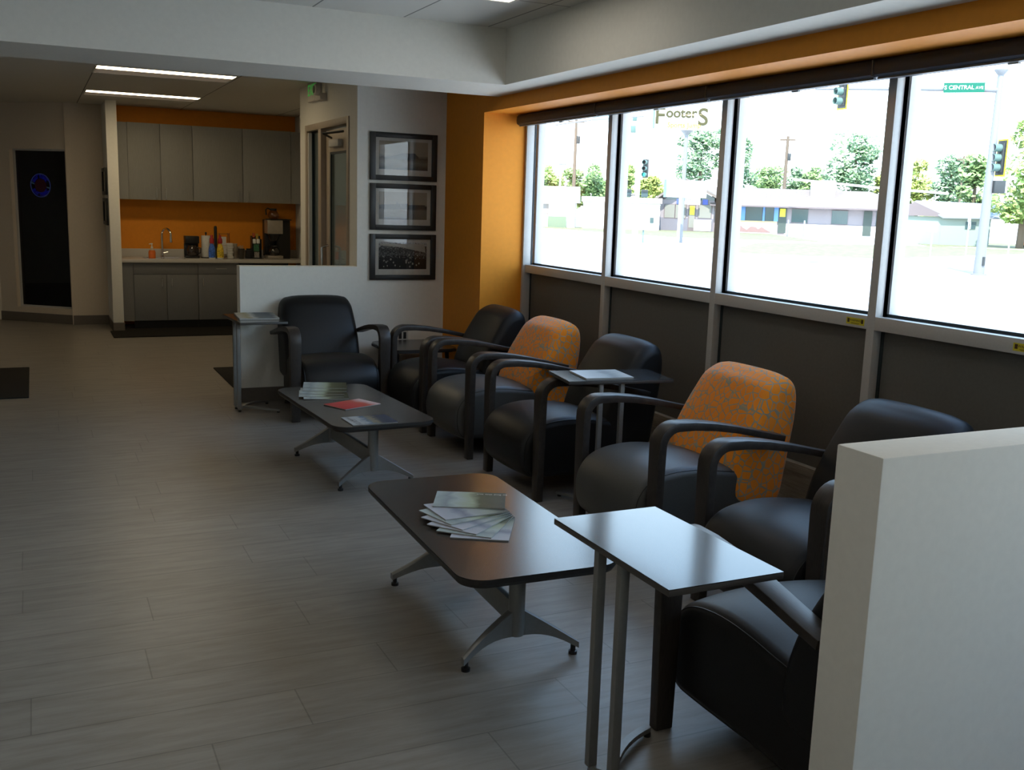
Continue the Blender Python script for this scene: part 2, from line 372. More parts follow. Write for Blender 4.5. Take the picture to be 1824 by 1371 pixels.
# angled far wall with the dark interior window
def angled_wall():
    a = Vector((-0.434, 14.89, 0)); b = Vector((0.41, 14.19, 0)); d = (b-a); Lg = d.length; ang = math.atan2(d.y, d.x)
    root = empty('wall_far_angled', (a.x, a.y, 0), ang); root['kind'] = 'structure'
    s0, s1 = 0.245, 1.075; z0, z1 = 0.19, 2.225
    B('wall_panel', [(0, 0, 0, s0, 0.14, ZB), (s1, 0, 0, Lg+0.01, 0.14, ZB), (s0, 0, z1, s1, 0.14, ZB), (s0, 0, 0, s1, 0.14, z0)], BEIGE, root)
    B('baseboard', (-0.01, -0.008, 0, Lg, 0, 0.12), BASEB, root)
    w = empty('window_interior', (a.x, a.y, 0), ang); w['kind'] = 'structure'
    f = 0.022
    B('window_frame', [(s0, 0.06, z0, s0+f, 0.12, z1), (s1-f, 0.06, z0, s1, 0.12, z1), (s0, 0.06, z0, s1, 0.12, z0+f), (s0, 0.06, z1-f, s1, 0.12, z1)], ALU, w)
    B('window_pane', (s0+f, 0.085, z0+f, s1-f, 0.091, z1-f), glass_mat('dark_tinted_glass', (0.30, 0.30, 0.32, 1), ior=1.5), w)
    # closed box behind the pane, near-black to stand in for an unlit room
    r = empty('room_dark', (a.x, a.y, 0), ang); r['kind'] = 'structure'
    B('wall_dark_room', [(-0.3, 2.0, 0, 1.1, 2.1, ZB), (-0.4, 0.15, 0, -0.3, 2.1, ZB), (1.1, 0.15, 0, 1.2, 2.1, ZB), (-0.4, 0.15, -0.1, 1.2, 2.1, 0), (-0.4, 0.15, ZB, 1.2, 2.1, ZB+0.1), (-0.4, 0.141, 0, s0-0.05, 0.15, ZB)], DARKROOM, r)
    # round neon sign hanging inside the pane
    cx = 0.563; cz = 1.768
    n = empty('neon_sign', (a.x+math.cos(ang)*cx-math.sin(ang)*0.16, a.y+math.sin(ang)*cx+math.cos(ang)*0.16, cz), ang,
              'round blue neon sign glowing behind the dark far window', 'neon sign')
    NB = emit_mat('blue_neon', (0.02, 0.02, 1.0, 1), 0.75); NW = emit_mat('pale_blue_neon', (0.2, 0.3, 1.0, 1), 0.35)
    NR = emit_mat('dim_red_neon', (1.0, 0.02, 0.05, 1), 0.03)
    ring = lambda rr: [(rr*math.cos(2*PI*k/40), 0, rr*math.sin(2*PI*k/40)) for k in range(40)]
    T('outer_ring', ring(0.148), 0.004, NW, n, closed=True, n=6)
    bm = bmesh.new(); lathe(bm, [(0.085, 0.0), (0.085, 0.006)], n=32, axis='y'); link('centre_disc', bm, NR, n)
    for s_ in (-1, 1):
        T('divider_tube', [(s_*0.095, 0, -s_*0.02), (s_*0.146, 0, -s_*0.035)], 0.006, emit_mat('pale_divider_neon', (0.3, 0.6, 0.7, 1), 0.3), n, n=6)
    for up in (1, -1):
        bm = bmesh.new()
        for k in range(7):
            aa = R_(90*up + (k-3)*19*(-up)); c = Vector((0.115*math.cos(aa), 0, 0.115*math.sin(aa)))
            ux = Vector((-math.sin(aa), 0, math.cos(aa)))*(-1); uy = Vector((math.cos(aa), 0, math.sin(aa)))
            if up < 0: ux, uy = -ux, -uy
            w_, h_ = 0.012, 0.019
            gl = [[(-1, -1), (-1, 1), (1, .5), (1, -.5), (-1, -1)], [(-1, -1), (0, 1), (1, -1)], [(-1, -1), (-1, 1), (1, 1)], [(-1, 1), (1, 1), (0, 1), (0, -1)],
                  [(-1, -1), (-1, 1), (1, 1), (1, -1), (-1, -1)], [(-1, 1), (-1, -1), (1, 1), (1, -1)], [(1, 1), (-1, 1), (-1, -1), (1, -1)]][k]
            tube(bm, [c+ux*(p[0]*w_)+uy*(p[1]*h_) for p in gl], 0.0035, n=5)
        link('neon_lettering', bm, NB, n, smooth=True)
angled_wall()

# window wall ------------------------------------------------------
YS = [7.64, 6.316, 5.0, 3.702, 2.39, 1.08, -0.23, -1.54, -2.85, -4.16]
for i in range(len(YS)-1):
    y1, y0 = YS[i], YS[i+1]
    w = empty('window_%d' % (i+1)); w['kind'] = 'structure'
    hw = 0.026
    fr = [(XW, y0-hw, 0.35, XW+0.05, y0+hw, 2.43), (XW+0.085, y0-0.03, 0.35, XW+0.15, y0+0.03, 2.43),
          (XW, y0+hw, 1.152, XW+0.05, y1-hw, 1.218), (XW+0.085, y0+0.03, 1.15, XW+0.15, y1-0.03, 1.225),
          (XW, y0+hw, 2.37, XW+0.05, y1-hw, 2.43), (XW+0.05, y0+hw, 1.20, XW+0.07, y1-hw, 1.216)]
    if i == 0: fr += [(XW-0.02, y1-0.03, 0.35, XW+0.05, y1, 2.43), (XW+0.085, y1-0.035, 0.35, XW+0.15, y1, 2.43)]
    B('window_frame', fr, ALU, w, bev=0.0015)
    g = 0.034
    B('gasket', [(XW+0.052, y0-g, 1.218, XW+0.066, y0+g, 2.43), (XW+0.052, y1-g, 1.218, XW+0.066, y1-0.02, 2.43), (XW+0.070, y0+0.03, 1.218, XW+0.080, y1-0.03, 1.232),
                 (XW+0.052, y0-g-0.006, 0.36, XW+0.06, y0+g+0.006, 1.152), (XW+0.05, y1-g-0.01, 0.36, XW+0.058, y1-0.02, 1.152)], GASKET, w)
    B('window_pane', (XW+0.078, y0+0.025, 1.22, XW+0.084, y1-0.025, 2.43), GLASS, w)
    B('infill_panel', (XW+0.055, y0+hw, 0.355, XW+0.10, y1-hw, 1.152), PANEL, w)
S('wall_window_curb', [(XW+0.03, -5, 0, 3.95, 7.64, 0.30), (XW+0.025, -5, 0.302, 3.95, 7.64, 0.35)], CURB)
S('wall_right_rear', (XW, -5, 0.35, 3.95, -4.16, 2.43), ORANGE)
# roller blind cassettes, one thing per seam-to-seam length
SE = [7.60, 6.32, 5.02, 3.71, 2.40, 1.09, -0.22, -1.53, -2.84, -4.1]
names = ['dark roller blind cassette over the farthest window beside the orange pier', 'dark roller blind cassette above the window with the FooterS sign behind it',
         'dark roller blind cassette above the window framing the hanging traffic signal', 'dark roller blind cassette above the window with the green street sign',
         'dark roller blind cassette nearest the camera in the upper right corner']
for i in range(len(SE)-1):
    y1, y0 = SE[i]-0.003, SE[i+1]+0.003
    lab = names[i] if i < 5 else 'dark roller blind cassette on the window wall behind the camera'
    if i > 4 and i % 2 == 0 and i > 8: continue
    c = empty('roller_blind', (3.60, (y0+y1)/2, 2.385), 0, lab, 'blind', 'roller blind cassettes along the window wall')
    bm = bmesh.new(); h = (y1-y0)/2
    prism(bm, [(0.0, -0.040), (-0.012, -0.030), (-0.016, -0.005), (-0.012, 0.025), (0.0, 0.040), (0.04, 0.044), (0.10, 0.044), (0.10, -0.040)], 'y', -h, h)
    link('cassette', bm, BLIND, c, smooth=True, angle=35)
    B('bottom_bar', (0.005, -h+0.01, -0.050, 0.02, h-0.01, -0.0405), mat('grey_bar', (0.10, 0.11, 0.12, 1), 0.4), c)
    B('seam_clip', (-0.0175, -h-0.002, -0.038, 0.0, -h+0.006, 0.038), mat('seam_clip_grey', (0.10, 0.10, 0.10, 1), 0.5), c)
    for k in range(1, 2):
        B('pull_bracket', (0.02, -h+0.55, -0.058, 0.035, -h+0.60, -0.0505), mat('clear_plastic', (0.5, 0.52, 0.5, 1), 0.3), c)

# yellow warning stickers on the sill rail
YEL = mat('yellow_sticker', (0.62, 0.52, 0.02, 1), 0.5)
for yc, lab in ((3.805, 'yellow warning sticker on the sill rail left of the thick mullion'), (2.83, 'yellow warning sticker on the sill rail at the right picture edge')):
    s = empty('warning_sticker', (XW-0.0008, yc, 1.182), 0, lab, 'sticker', 'yellow warning stickers on the sill rail')
    B('sticker_sheet', (0, -0.062, -0.017, 0.0006, 0.062, 0.017), YEL, s)
    blk = mat('sticker_black', (0.05, 0.02, 0.005, 1), 0.5)
    text('warning_lettering', 'WARNING', 0.016, blk, s, (-0.0006, 0, 0.004), (R_(90), 0, R_(-90)), 0.0002)
    B('pictogram', (-0.0006, 0.040, -0.008, 0, 0.054, 0.012), blk, s); B('pictogram', (-0.0006, -0.054, -0.008, 0, -0.040, 0.012), blk, s)
    B('fine_print', [(-0.0005, -0.03, -0.010, 0, 0.03, -0.008), (-0.0005, -0.025, -0.0135, 0, 0.025, -0.012)], blk, s)

# vestibule storefront --------------------------------------------
def storefront():
    TAN = mat('tan_door_frame', (0.34, 0.27, 0.20, 1), 0.45, var=0.03)
    r = empty('door_1', (2.51, 8.70, 0)); r['kind'] = 'structure'
    # opening y 0..1.55, z 0..2.42
    B('door_frame', [(-0.012, 0, 0, 0.10, 0.06, 2.42), (-0.012, 1.49, 0, 0.10, 1.55, 2.42), (-0.012, 0.06, 2.36, 0.10, 1.49, 2.42), (-0.012, 0.93, 0, 0.12, 1.03, 2.36)], TAN, r, bev=0.002)
    B('sidelight_pane', (0.05, 1.03, 0.1, 0.056, 1.49, 2.36), GLASSD, r)
    B('sidelight_gasket', [(0.04, 1.465, 0.1, 0.066, 1.49, 2.36), (0.04, 1.03, 2.345, 0.066, 1.49, 2.36)], GASKET, r)
    B('sidelight_stop', (0.0, 1.44, 0.1, 0.03, 1.49, 2.345), ALU, r)
    d = B('door_leaf', [(0.04, 0.06, 0.01, 0.085, 0.16, 2.34), (0.04, 0.80, 0.01, 0.085, 0.93, 2.34), (0.04, 0.16, 2.14, 0.085, 0.80, 2.34), (0.04, 0.16, 0.01, 0.085, 0.80, 0.28)], mat('tan_door_leaf', (0.42, 0.35, 0.27, 1), 0.45), r, bev=0.003)
    B('door_pane', (0.058, 0.16, 0.28, 0.064, 0.80, 2.14), GLASSD, d)
    B('glazing_bead', [(0.045, 0.775, 0.28, 0.055, 0.80, 2.14), (0.045, 0.16, 2.12, 0.055, 0.80, 2.14)], GASKET, d)
    B('door_closer', (-0.005, 0.36, 2.18, 0.04, 0.68, 2.245), ALU, r, bev=0.006)
    T('closer_arm', [(0.0, 0.60, 2.26), (-0.12, 0.42, 2.285), (0.0, 0.20, 2.30)], 0.011, BLACK, r, n=8)
    T('pull_handle', [(0.035, 0.84, 0.95), (-0.03, 0.84, 0.97), (-0.03, 0.84, 1.25), (0.035, 0.84, 1.27)], 0.012, CHROME, r, n=8)
    # outer vestibule opening with daylight
    w = empty('window_vestibule', (3.80, 8.6, 0)); w['kind'] = 'structure'
    B('window_frame', [(0, 0, 0, 0.08, 0.05, 2.8), (0, 1.73, 0, 0.08, 1.78, 2.8), (0, 0.85, 0, 0.08, 0.91, 2.8), (0, 0.05, 2.7, 0.08, 1.73, 2.8), (0, 0.05, 0, 0.08, 1.73, 0.1)], ALU, w)
    B('window_pane', (0.03, 0.05, 0.1, 0.036, 1.73, 2.7), glass_mat('dimming_outer_glass', (0.30, 0.28, 0.24, 1)), w)  # strong tint added to hold back the daylight entering the vestibule
storefront()
def exit_sign():
    r = empty('exit_sign', (2.507, 9.80, 2.72), 0, 'white exit sign with green letters and a round emergency lamp', 'exit sign')
    PW = mat('white_plastic', (0.62, 0.58, 0.52, 1), 0.5)
    B('housing', (-0.05, -0.17, -0.10, 0, 0.17, 0.079), PW, r, bev=0.004)
    text('exit_lettering', 'EXIT', 0.15, mat('exit_green', (0.05, 0.55, 0.09, 1), 0.5, emit=(0.1, 1, 0.15, 1), estr=0.1), r, (-0.0515, 0.0, 0.0), (R_(90), 0, R_(-90)), 0.001)
    B('lamp_bar', (-0.06, -0.35, -0.11, 0, -0.17, -0.05), PW, r, bev=0.004)
    bm = bmesh.new(); lathe(bm, [(0.045, -0.105), (0.052, -0.10), (0.052, -0.06)], n=20, axis='x')
    for v in bm.verts: v.co.y -= 0.30; v.co.z -= 0.02
    h = link('lamp_head', bm, PW, r, smooth=True)
    bm = bmesh.new(); lathe(bm, [(0.034, -0.1085), (0.034, -0.104)], n=20, axis='x')
    for v in bm.verts: v.co.y -= 0.30; v.co.z -= 0.02
    link('lens', bm, mat('lamp_lens_grey', (0.12, 0.11, 0.10, 1), 0.2), h, smooth=True)
exit_sign()

# ceiling lights --------------------------------------------------
WARM = emit_mat('warm_lens', (1.0, 0.80, 0.50, 1), 12.0)
PINK = mat('light_reflector', (0.72, 0.62, 0.54, 1), 0.6, emit=(1, 0.8, 0.6, 1), estr=0.05)  # faint emission stands in for lamp light caught by the reflector
def linear_light(cx, y0, lab):
    # 4 ft by 2 ft recessed fixture: lens strip along the near side, reflector beyond it
    r = empty('ceiling_light', (cx, y0, ZB), 0, lab, 'ceiling light', 'recessed lights in the kitchen ceiling')
    B('fixture_frame', [(-0.61, 0, -0.006, 0.61, 0.012, 0), (-0.61, 0.588, -0.006, 0.61, 0.60, 0), (-0.61, 0.012, -0.006, -0.598, 0.588, 0), (0.598, 0.012, -0.006, 0.61, 0.588, 0)], CEILW, r)
    B('lens', (-0.598, 0.013, -0.005, 0.598, 0.235, -0.001), WARM, r)
    B('reflector', (-0.598, 0.236, -0.004, 0.598, 0.587, -0.001), PINK, r)
linear_light(1.165, 9.83, 'recessed kitchen ceiling light with the wider glowing strip nearer the beam')
linear_light(1.185, 12.22, 'recessed kitchen ceiling light with the strip closer to the cabinets')
COOL = emit_mat('cool_lens', (1.0, 0.93, 0.82, 1), 2.2)
def troffer(cx, cy, lab):
    r = empty('ceiling_light', (cx, cy, ZT), 0, lab, 'ceiling light', 'recessed lights in the tray ceiling')
    B('fixture_frame', [(-0.305, -0.61, -0.008, 0.305, -0.585, 0), (-0.305, 0.585, -0.008, 0.305, 0.61, 0), (-0.305, -0.585, -0.008, -0.28, 0.585, 0), (0.28, -0.585, -0.008, 0.305, 0.585, 0)], CEILW, r)
    B('lens', (-0.28, -0.585, -0.006, 0.28, 0.585, -0.001), COOL, r)
troffer(2.36, 5.17, 'white recessed light in the tray ceiling cut by the top picture edge')
for cx, cy in ((-0.08, 4.4), (2.36, 1.5), (-0.08, 1.5), (-2.5, 4.4), (-2.5, 1.5), (-0.08, -2.0), (2.36, -2.0)):  # unseen repeats of the visible fixture, added to fill the room with light
    troffer(cx, cy, 'added unseen fill light recessed in the tray ceiling outside the picture')

# floor mats
tag(B('door_mat', (-1.3, 9.115, 0.0, -0.105, 10.70, 0.012), MATM, None, 0.004), 'dark rubber floor mat cut by the left picture edge', 'mat')
tag(B('floor_mat', [(0.80, 12.75, 0.0, 2.9, 13.36, 0.012), (0.976, 13.36, 0.0, 2.9, 13.565, 0.012)], MATM, None, 0.0), 'dark anti-fatigue mat in front of the kitchen base cabinets', 'mat')
tag(B('entry_mat', (1.56, 9.15, 0.0, 2.48, 10.25, 0.012), MATM, None, 0.004), 'dark floor mat behind the low white partition by the glass door', 'mat')

# ================================================================== chairs
def offset_poly(P, d):
    n = len(P); out = []
    for i in range(n):
        a, b, c = P[i-1], P[i], P[(i+1) % n]
        e1 = (b[0]-a[0], b[1]-a[1]); e2 = (c[0]-b[0], c[1]-b[1])
        l1 = math.hypot(*e1) or 1; l2 = math.hypot(*e2) or 1
        n1 = (-e1[1]/l1, e1[0]/l1); n2 = (-e2[1]/l2, e2[0]/l2)
        s = (n1[0]+n2[0], n1[1]+n2[1]); l = math.hypot(*s) or 1
        out.append((b[0]+s[0]/l*d, b[1]+s[1]/l*d))
    return out
def spline(P, n=4):
    """closed Catmull-Rom through the points"""
    out = []; m = len(P)
    for i in range(m):
        p0, p1, p2, p3 = P[i-1], P[i], P[(i+1) % m], P[(i+2) % m]
        for k in range(n):
            t = k/n; t2 = t*t; t3 = t2*t
            out.append(tuple(0.5*((2*p1[j]) + (-p0[j]+p2[j])*t + (2*p0[j]-5*p1[j]+4*p2[j]-p3[j])*t2 + (-p0[j]+3*p1[j]-3*p2[j]+p3[j])*t3) for j in (0, 1)))
    return out
def cushion(bm, prof, hw, rad, fn=None, nx=9):
    """prof: CCW (y,z) profile; rounded sides"""
    P = spline(prof, 4)
    xs = []
    for i in range(7):
        a = PI/2*i/6; xs.append((-hw+rad*(1-math.sin(a)) if False else -(hw-rad) - rad*math.cos(a), rad*(1-math.sin(a))))
    st = xs[:]
    for i in range(1, nx): st.append((-(hw-rad) + 2*(hw-rad)*i/nx, 0))
    st += [(-x, o) for x, o in reversed(xs)]
    rings = []
    for x, o in st:
        Q = offset_poly(P, o) if o > 1e-5 else P
        rings.append([bm.verts.new(((x,)+tuple(q)) if fn is None else fn(x, q[0], q[1])) for q in Q])
    for a, b in zip(rings, rings[1:]):
        m = len(a)
        for k in range(m): bm.faces.new((a[k], a[(k+1) % m], b[(k+1) % m], b[k]))
    bm.faces.new(rings[0]); bm.faces.new(rings[-1][::-1])

# local frame: front toward -Y, front leg face at y=0, width along x, origin on the floor
SEATP = [(0.64, 0.42), (0.45, 0.470), (0.26, 0.492), (0.10, 0.478), (0.0, 0.437), (-0.062, 0.36), (-0.080, 0.27), (-0.066, 0.18), (-0.015, 0.125), (0.10, 0.115), (0.40, 0.115), (0.66, 0.115), (0.70, 0.25)]
BACKP = [(0.515, 0.30), (0.518, 0.42), (0.545, 0.52), (0.595, 0.64), (0.655, 0.755), (0.715, 0.85), (0.785, 0.893), (0.845, 0.888), (0.882, 0.835), (0.888, 0.72), (0.874, 0.56), (0.850, 0.40), (0.815, 0.26), (0.70, 0.235), (0.58, 0.245)]
def seat_fn(x, y, z):
    t = (x/0.305)**2
    k = max(0.0, min(1.0, (z-0.30)/0.18))
    y2 = y + 0.030*t*max(0, (0.3-y)/0.38)
    return (x, y2, z - 0.022*t*k)
def back_fn(x, y, z):
    t = abs(x)/0.315
    k = max(0.0, min(1.0, (z-0.55)/0.34))
    bulge = -0.018*(1-t*t) if y < 0.76 and z < 0.86 else 0
    return (x*(1-0.045*k*k), y+bulge+0.02*t*t*k, z - 0.032*(t**6)*k + 0.012*(1-t*t)*k)
def arm_path():
    P = [(0.022, 0.003), (0.022, 0.25), (0.022, 0.50), (0.0225, 0.600)]
    for i in range(1, 8):
        a = R_(180-90*i/7.0*0.97); P.append((0.022+0.092+0.092*math.cos(a), 0.613+0.092*math.sin(a)))
    P += [(0.20, 0.704), (0.32, 0.692), (0.45, 0.670), (0.56, 0.646), (0.66, 0.623), (0.745, 0.606)]
    return P
def make_chair(orange):
    t = empty('lounge_chair')
    bm = bmesh.new(); cushion(bm, SEATP[::-1][::-1], 0.305, 0.045, seat_fn); 
    seat = link('seat', bm, GREYV if orange else VINYL, t, smooth=True, angle=60)
    for sx in (-1, 1):
        ring = [seat_fn(sx*0.292, *q) for q in offset_poly(spline(SEATP, 4), 0.0125)]
        T('piping', ring, 0.0022, BLACK, seat, n=5, closed=True)
    bm = bmesh.new(); cushion(bm, BACKP[::-1], 0.312, 0.050, back_fn)
    link('backrest', bm, CRACKLE if orange else VINYL, t, smooth=True, angle=60)
    P = arm_path(); n = len(P)
    W = [0.066+0.024*min(1, max(0, z/0.6)) if i < 4 else 0.090-0.010*max(0, (y-0.15)/0.6) for i, (y, z) in enumerate(P)]
    TH = [0.044 if i < 6 else 0.044-0.014*min(1, (y-0.08)/0.5) for i, (y, z) in enumerate(P)]
    for s in (-1, 1):
        bm = bmesh.new(); sweep(bm, P, W, TH, x0=s*0.357, r=0.22); link('armrest', bm, WOOD, t, smooth=True, angle=24)
    for s in (-1, 1):
        bm = bmesh.new(); sweep(bm, [(0.70, 0.245), (0.74, 0.12), (0.775, 0.0)], [0.05, 0.05, 0.045], 0.04, x0=s*0.25, r=0.3); link('rear_leg', bm, WOOD, t, smooth=True)
    return t
cd0 = make_chair(False); co0 = make_chair(True)
tag(cd0, cat='chair'); tag(co0, cat='chair')
GRP = 'lounge chairs in the waiting area'
used = {'d': False, 'o': False}
def place(kind, x, y, rz, lab):
    src = cd0 if kind == 'd' else co0
    if not used[kind]: used[kind] = True; o = src
    else: o = copy_tree(src)
    o.location = (x, y, 0); o.rotation_euler = (0, 0, rz); tag(o, lab, 'chair', GRP)
    return o
FX = 2.572
far_chair = place('d', 2.118, 7.548, 0.0, 'black vinyl lounge chair against the white partition, facing the camera')
place('d', FX-0.02, 7.30, R_(-90), 'black vinyl lounge chair in the window row beside the orange pier')
place('o', FX, 6.455, R_(-90), 'grey lounge chair with orange crackle back, farther of the two')
place('d', FX, 5.415, R_(-90), 'black lounge chair between the orange-backed chairs, tablet table at its arm')
place('o', FX, 4.195, R_(-90), 'grey lounge chair with orange crackle back, nearer of the two')
place('d', FX, 3.095, R_(-90), 'black vinyl lounge chair in the window row, last one before the near partition')
place('d', 2.175, 2.60, R_(180), 'black vinyl lounge chair seen from behind its arm, against the near white partition')

# ================================================================== tables
def coffee_table(x, y, rz, lab):
    t = empty('coffee_table', (x, y, 0), rz, lab, 'table', 'coffee tables with steel pedestal bases')
    bm = bmesh.new()
    o1 = rrect(0.63, 1.32, 0.10, 10); o2 = rrect(0.61, 1.30, 0.09, 10)
    rings = []
    for P, z in ((o2, 0.397), (o1, 0.412), (o1, 0.428)): rings.append([bm.verts.new((p[0], p[1], z)) for p in P])
    for a, b in zip(rings, rings[1:]):
        for k in range(len(a)): bm.faces.new((a[k], a[(k+1) % len(a)], b[(k+1) % len(a)], b[k]))
    bm.faces.new(rings[0][::-1]); link('edge_band', bm, EDGE, t)
    bm = bmesh.new(); prism(bm, rrect(0.627, 1.317, 0.0985, 10), 'z', 0.4282, 0.430); link('tabletop', bm, TABLETOP, t)
    for s in (-1, 1):
        c = Matrix.Translation((0, s*0.40, 0))
        bm = bmesh.new(); tmp = bmesh.new()
        lathe(tmp, [(0.030, 0.09), (0.032, 0.12), (0.032, 0.385), (0.06, 0.396)], n=20); merge(bm, tmp, c)
        link('column', bm, SILVER, t, smooth=True)
        for q in (-1, 1):
            bm = bmesh.new(); n = 9; rings = []
            for i in range(n):
                u = i/(n-1); px = q*(0.012+0.225*u); py = s*(0.40+0.055*u*u)
                zt = 0.200-0.145*u; zb = 0.090-0.062*u + 0.020*math.sin(PI*u); w = 0.017*(1-0.25*u)+0.002
                if zt-zb < 0.018: zb = zt-0.018
                rings.append([bm.verts.new((px, py+a*w, z)) for a, z in ((-1, zb), (1, zb), (1, zt-0.004), (0.5, zt), (-0.5, zt), (-1, zt-0.004))])
            for a, b in zip(rings, rings[1:]):
                for k in range(6): bm.faces.new((a[k], a[(k+1) % 6], b[(k+1) % 6], b[k]))
            bm.faces.new(rings[0]); bm.faces.new(rings[-1][::-1])
            f = link('foot', bm, SILVER, t, smooth=True, angle=30)
            bm = bmesh.new(); lathe(bm, [(0.017, 0.0), (0.017, 0.012), (0.010, 0.013), (0.010, 0.036)], cx=q*0.222, cy=s*0.450, n=14); link('glide', bm, BLACK, f, smooth=True)
    bm = bmesh.new(); box(bm, -0.014, -0.39, 0.12, 0.014, 0.39, 0.215, 0.004); link('stretcher', bm, SILVER, t, smooth=True)
    return t
coffee_table(1.605, 3.64, R_(-1.8), 'nearer coffee table holding the fanned magazines')
coffee_table(1.775, 6.10, R_(3.0), 'farther coffee table with three groups of magazines')

def tablet_table(x, y, rz, lab, h=0.755):
    t = empty('tablet_table', (x, y, 0), rz, lab, 'table', 'narrow tablet tables on twin posts')
    B('edge_band', (-0.185, -0.315, h-0.020, 0.185, 0.315, h-0.002), mat('dark_tablet_edge', (0.06, 0.055, 0.05, 1), 0.4), t, bev=0.003)
    B('tabletop', (-0.184, -0.314, h-0.0025, 0.184, 0.314, h), mat('blue_grey_laminate', (0.026, 0.028, 0.030, 1), 0.13, spec=0.45, var=0.04, nscale=120), t)
    for s in (-1, 1):
        yy = 0.045+s*0.064
        B('post', (-0.150, yy-0.013, 0.028, -0.120, yy+0.013, h-0.020), SILVER, t, bev=0.003)
        # foot: leaves the post bottom and bows across to the opposite tip
        bm = bmesh.new(); rings = []; n = 12
        p0 = Vector((-0.135, yy, 0.022)); p2 = Vector((0.155, 0.045-s*0.195, 0.020)); p1 = Vector((-0.045, 0.045-s*0.110, 0.045))
        for i in range(n):
            u = i/(n-1); p = p0*(1-u)**2 + p1*2*u*(1-u) + p2*u*u; d = ((p1-p0)*(1-u)+(p2-p1)*u).normalized(); sd_ = Vector((-d.y, d.x, 0)).normalized()*0.013
            rings.append([bm.verts.new(p+sd_+Vector((0, 0, -0.008))), bm.verts.new(p-sd_+Vector((0, 0, -0.008))), bm.verts.new(p-sd_+Vector((0, 0, 0.008))), bm.verts.new(p+sd_+Vector((0, 0, 0.008)))])
        for a, b in zip(rings, rings[1:]):
            for k in range(4): bm.faces.new((a[k], a[(k+1) % 4], b[(k+1) % 4], b[k]))
        bm.faces.new(rings[0]); bm.faces.new(rings[-1][::-1])
        f = link('foot', bm, SILVER, t)
        bm = bmesh.new(); lathe(bm, [(0.012, 0.0), (0.012, 0.013)], cx=0.148, cy=0.045-s*0.185, n=12)
        lathe(bm, [(0.012, 0.0), (0.012, 0.015)], cx=-0.132, cy=yy, n=12); link('glide', bm, BLACK, f, smooth=True)
    return t
tablet_table(1.595, 2.315, 0.0, 'tablet table closest to the camera with a bare pale-blue gleaming top')
tablet_table(2.972, 4.925, R_(81), 'tablet table standing between chairs in the window row, magazine on it')
tablet_table(1.560, 8.10, R_(2.5), 'tablet table at the end of the low white partition')
def corner_table():
    t = empty('corner_table', (2.90, 8.08, 0), 0, 'low rounded corner table between the two farthest black chairs', 'table')
    bm = bmesh.new(); prism(bm, rrect(0.62, 0.62, 0.12), 'z', 0.472, 0.488); link('edge_band', bm, EDGE, t)
    bm = bmesh.new(); prism(bm, rrect(0.61, 0.61, 0.115), 'z', 0.488, 0.500); link('tabletop', bm, TABLETOP, t)
    for sx in (-1, 1):
        for sy in (-1, 1):
            T('leg', [(sx*0.22, sy*0.22, 0.472), (sx*0.24, sy*0.24, 0.0)], [0.018, 0.013], BLACK, t, n=10)
corner_table()
# wall outlet
def outlet(x, y, z, lab):
    o = empty('wall_outlet', (x, y, z), 0, lab, 'outlet')
    B('cover_plate', (-0.055, -0.006, -0.055, 0.055, 0, 0.055), mat('ivory_plastic', (0.55, 0.53, 0.48, 1), 0.4), o, bev=0.002)
    B('socket', [(-0.035, -0.009, -0.03, -0.008, -0.006, 0.03), (0.008, -0.009, -0.03, 0.035, -0.006, 0.03)], BLACK, o)
outlet(2.93, YP, 0.53, 'small wall outlet low on the white picture wall above the corner table')

# ================================================================== magazines
PALE = cover_mat('pale_green_cover', [(0.0, (0.34, 0.38, 0.36, 1)), (0.18, (0.22, 0.25, 0.25, 1)), (0.30, (0.36, 0.40, 0.37, 1)), (0.50, (0.30, 0.33, 0.22, 1)), (0.64, (0.075, 0.078, 0.035, 1)), (1.0, (0.028, 0.030, 0.014, 1))], 3, noise=0.35)
PALE2 = cover_mat('pale_lilac_cover', [(0.0, (0.40, 0.40, 0.43, 1)), (0.22, (0.34, 0.35, 0.38, 1)), (0.34, (0.17, 0.19, 0.23, 1)), (0.45, (0.33, 0.34, 0.34, 1)), (0.72, (0.24, 0.26, 0.20, 1)), (0.95, (0.03, 0.03, 0.02, 1))], 4, noise=0.25)
REDC = cover_mat('red_cover', [(0.0, (0.35, 0.03, 0.03, 1)), (0.4, (0.45, 0.05, 0.045, 1)), (0.7, (0.42, 0.08, 0.05, 1)), (0.9, (0.55, 0.4, 0.38, 1))], 3, noise=0.3)
PICC = cover_mat('picture_cover', [(0.0, (0.341, 0.347, 0.341, 1)), (0.3, (0.372, 0.372, 0.360, 1)), (0.45, (0.074, 0.124, 0.186, 1)), (0.55, (0.223, 0.186, 0.112, 1)), (0.7, (0.031, 0.037, 0.056, 1)), (1.0, (0.043, 0.050, 0.074, 1))], 9, noise=0.5)
NEWS = cover_mat('newsprint_cover', [(0.0, (0.38, 0.38, 0.34, 1)), (0.25, (0.28, 0.24, 0.10, 1)), (0.38, (0.45, 0.45, 0.42, 1)), (0.5, (0.07, 0.09, 0.10, 1)), (0.85, (0.05, 0.07, 0.09, 1)), (1.0, (0.4, 0.42, 0.40, 1))], 6, noise=0.3)
GREYC = cover_mat('light_grey_cover', [(0.0, (0.422, 0.434, 0.434, 1)), (0.5, (0.310, 0.335, 0.335, 1)), (0.62, (0.186, 0.205, 0.205, 1)), (1.0, (0.384, 0.397, 0.384, 1))], 4, noise=0.5)
PAGES = mat('page_edges', (0.45, 0.45, 0.42, 1), 0.8, var=0.15, nscale=10, stretch=(1, 1, 300))
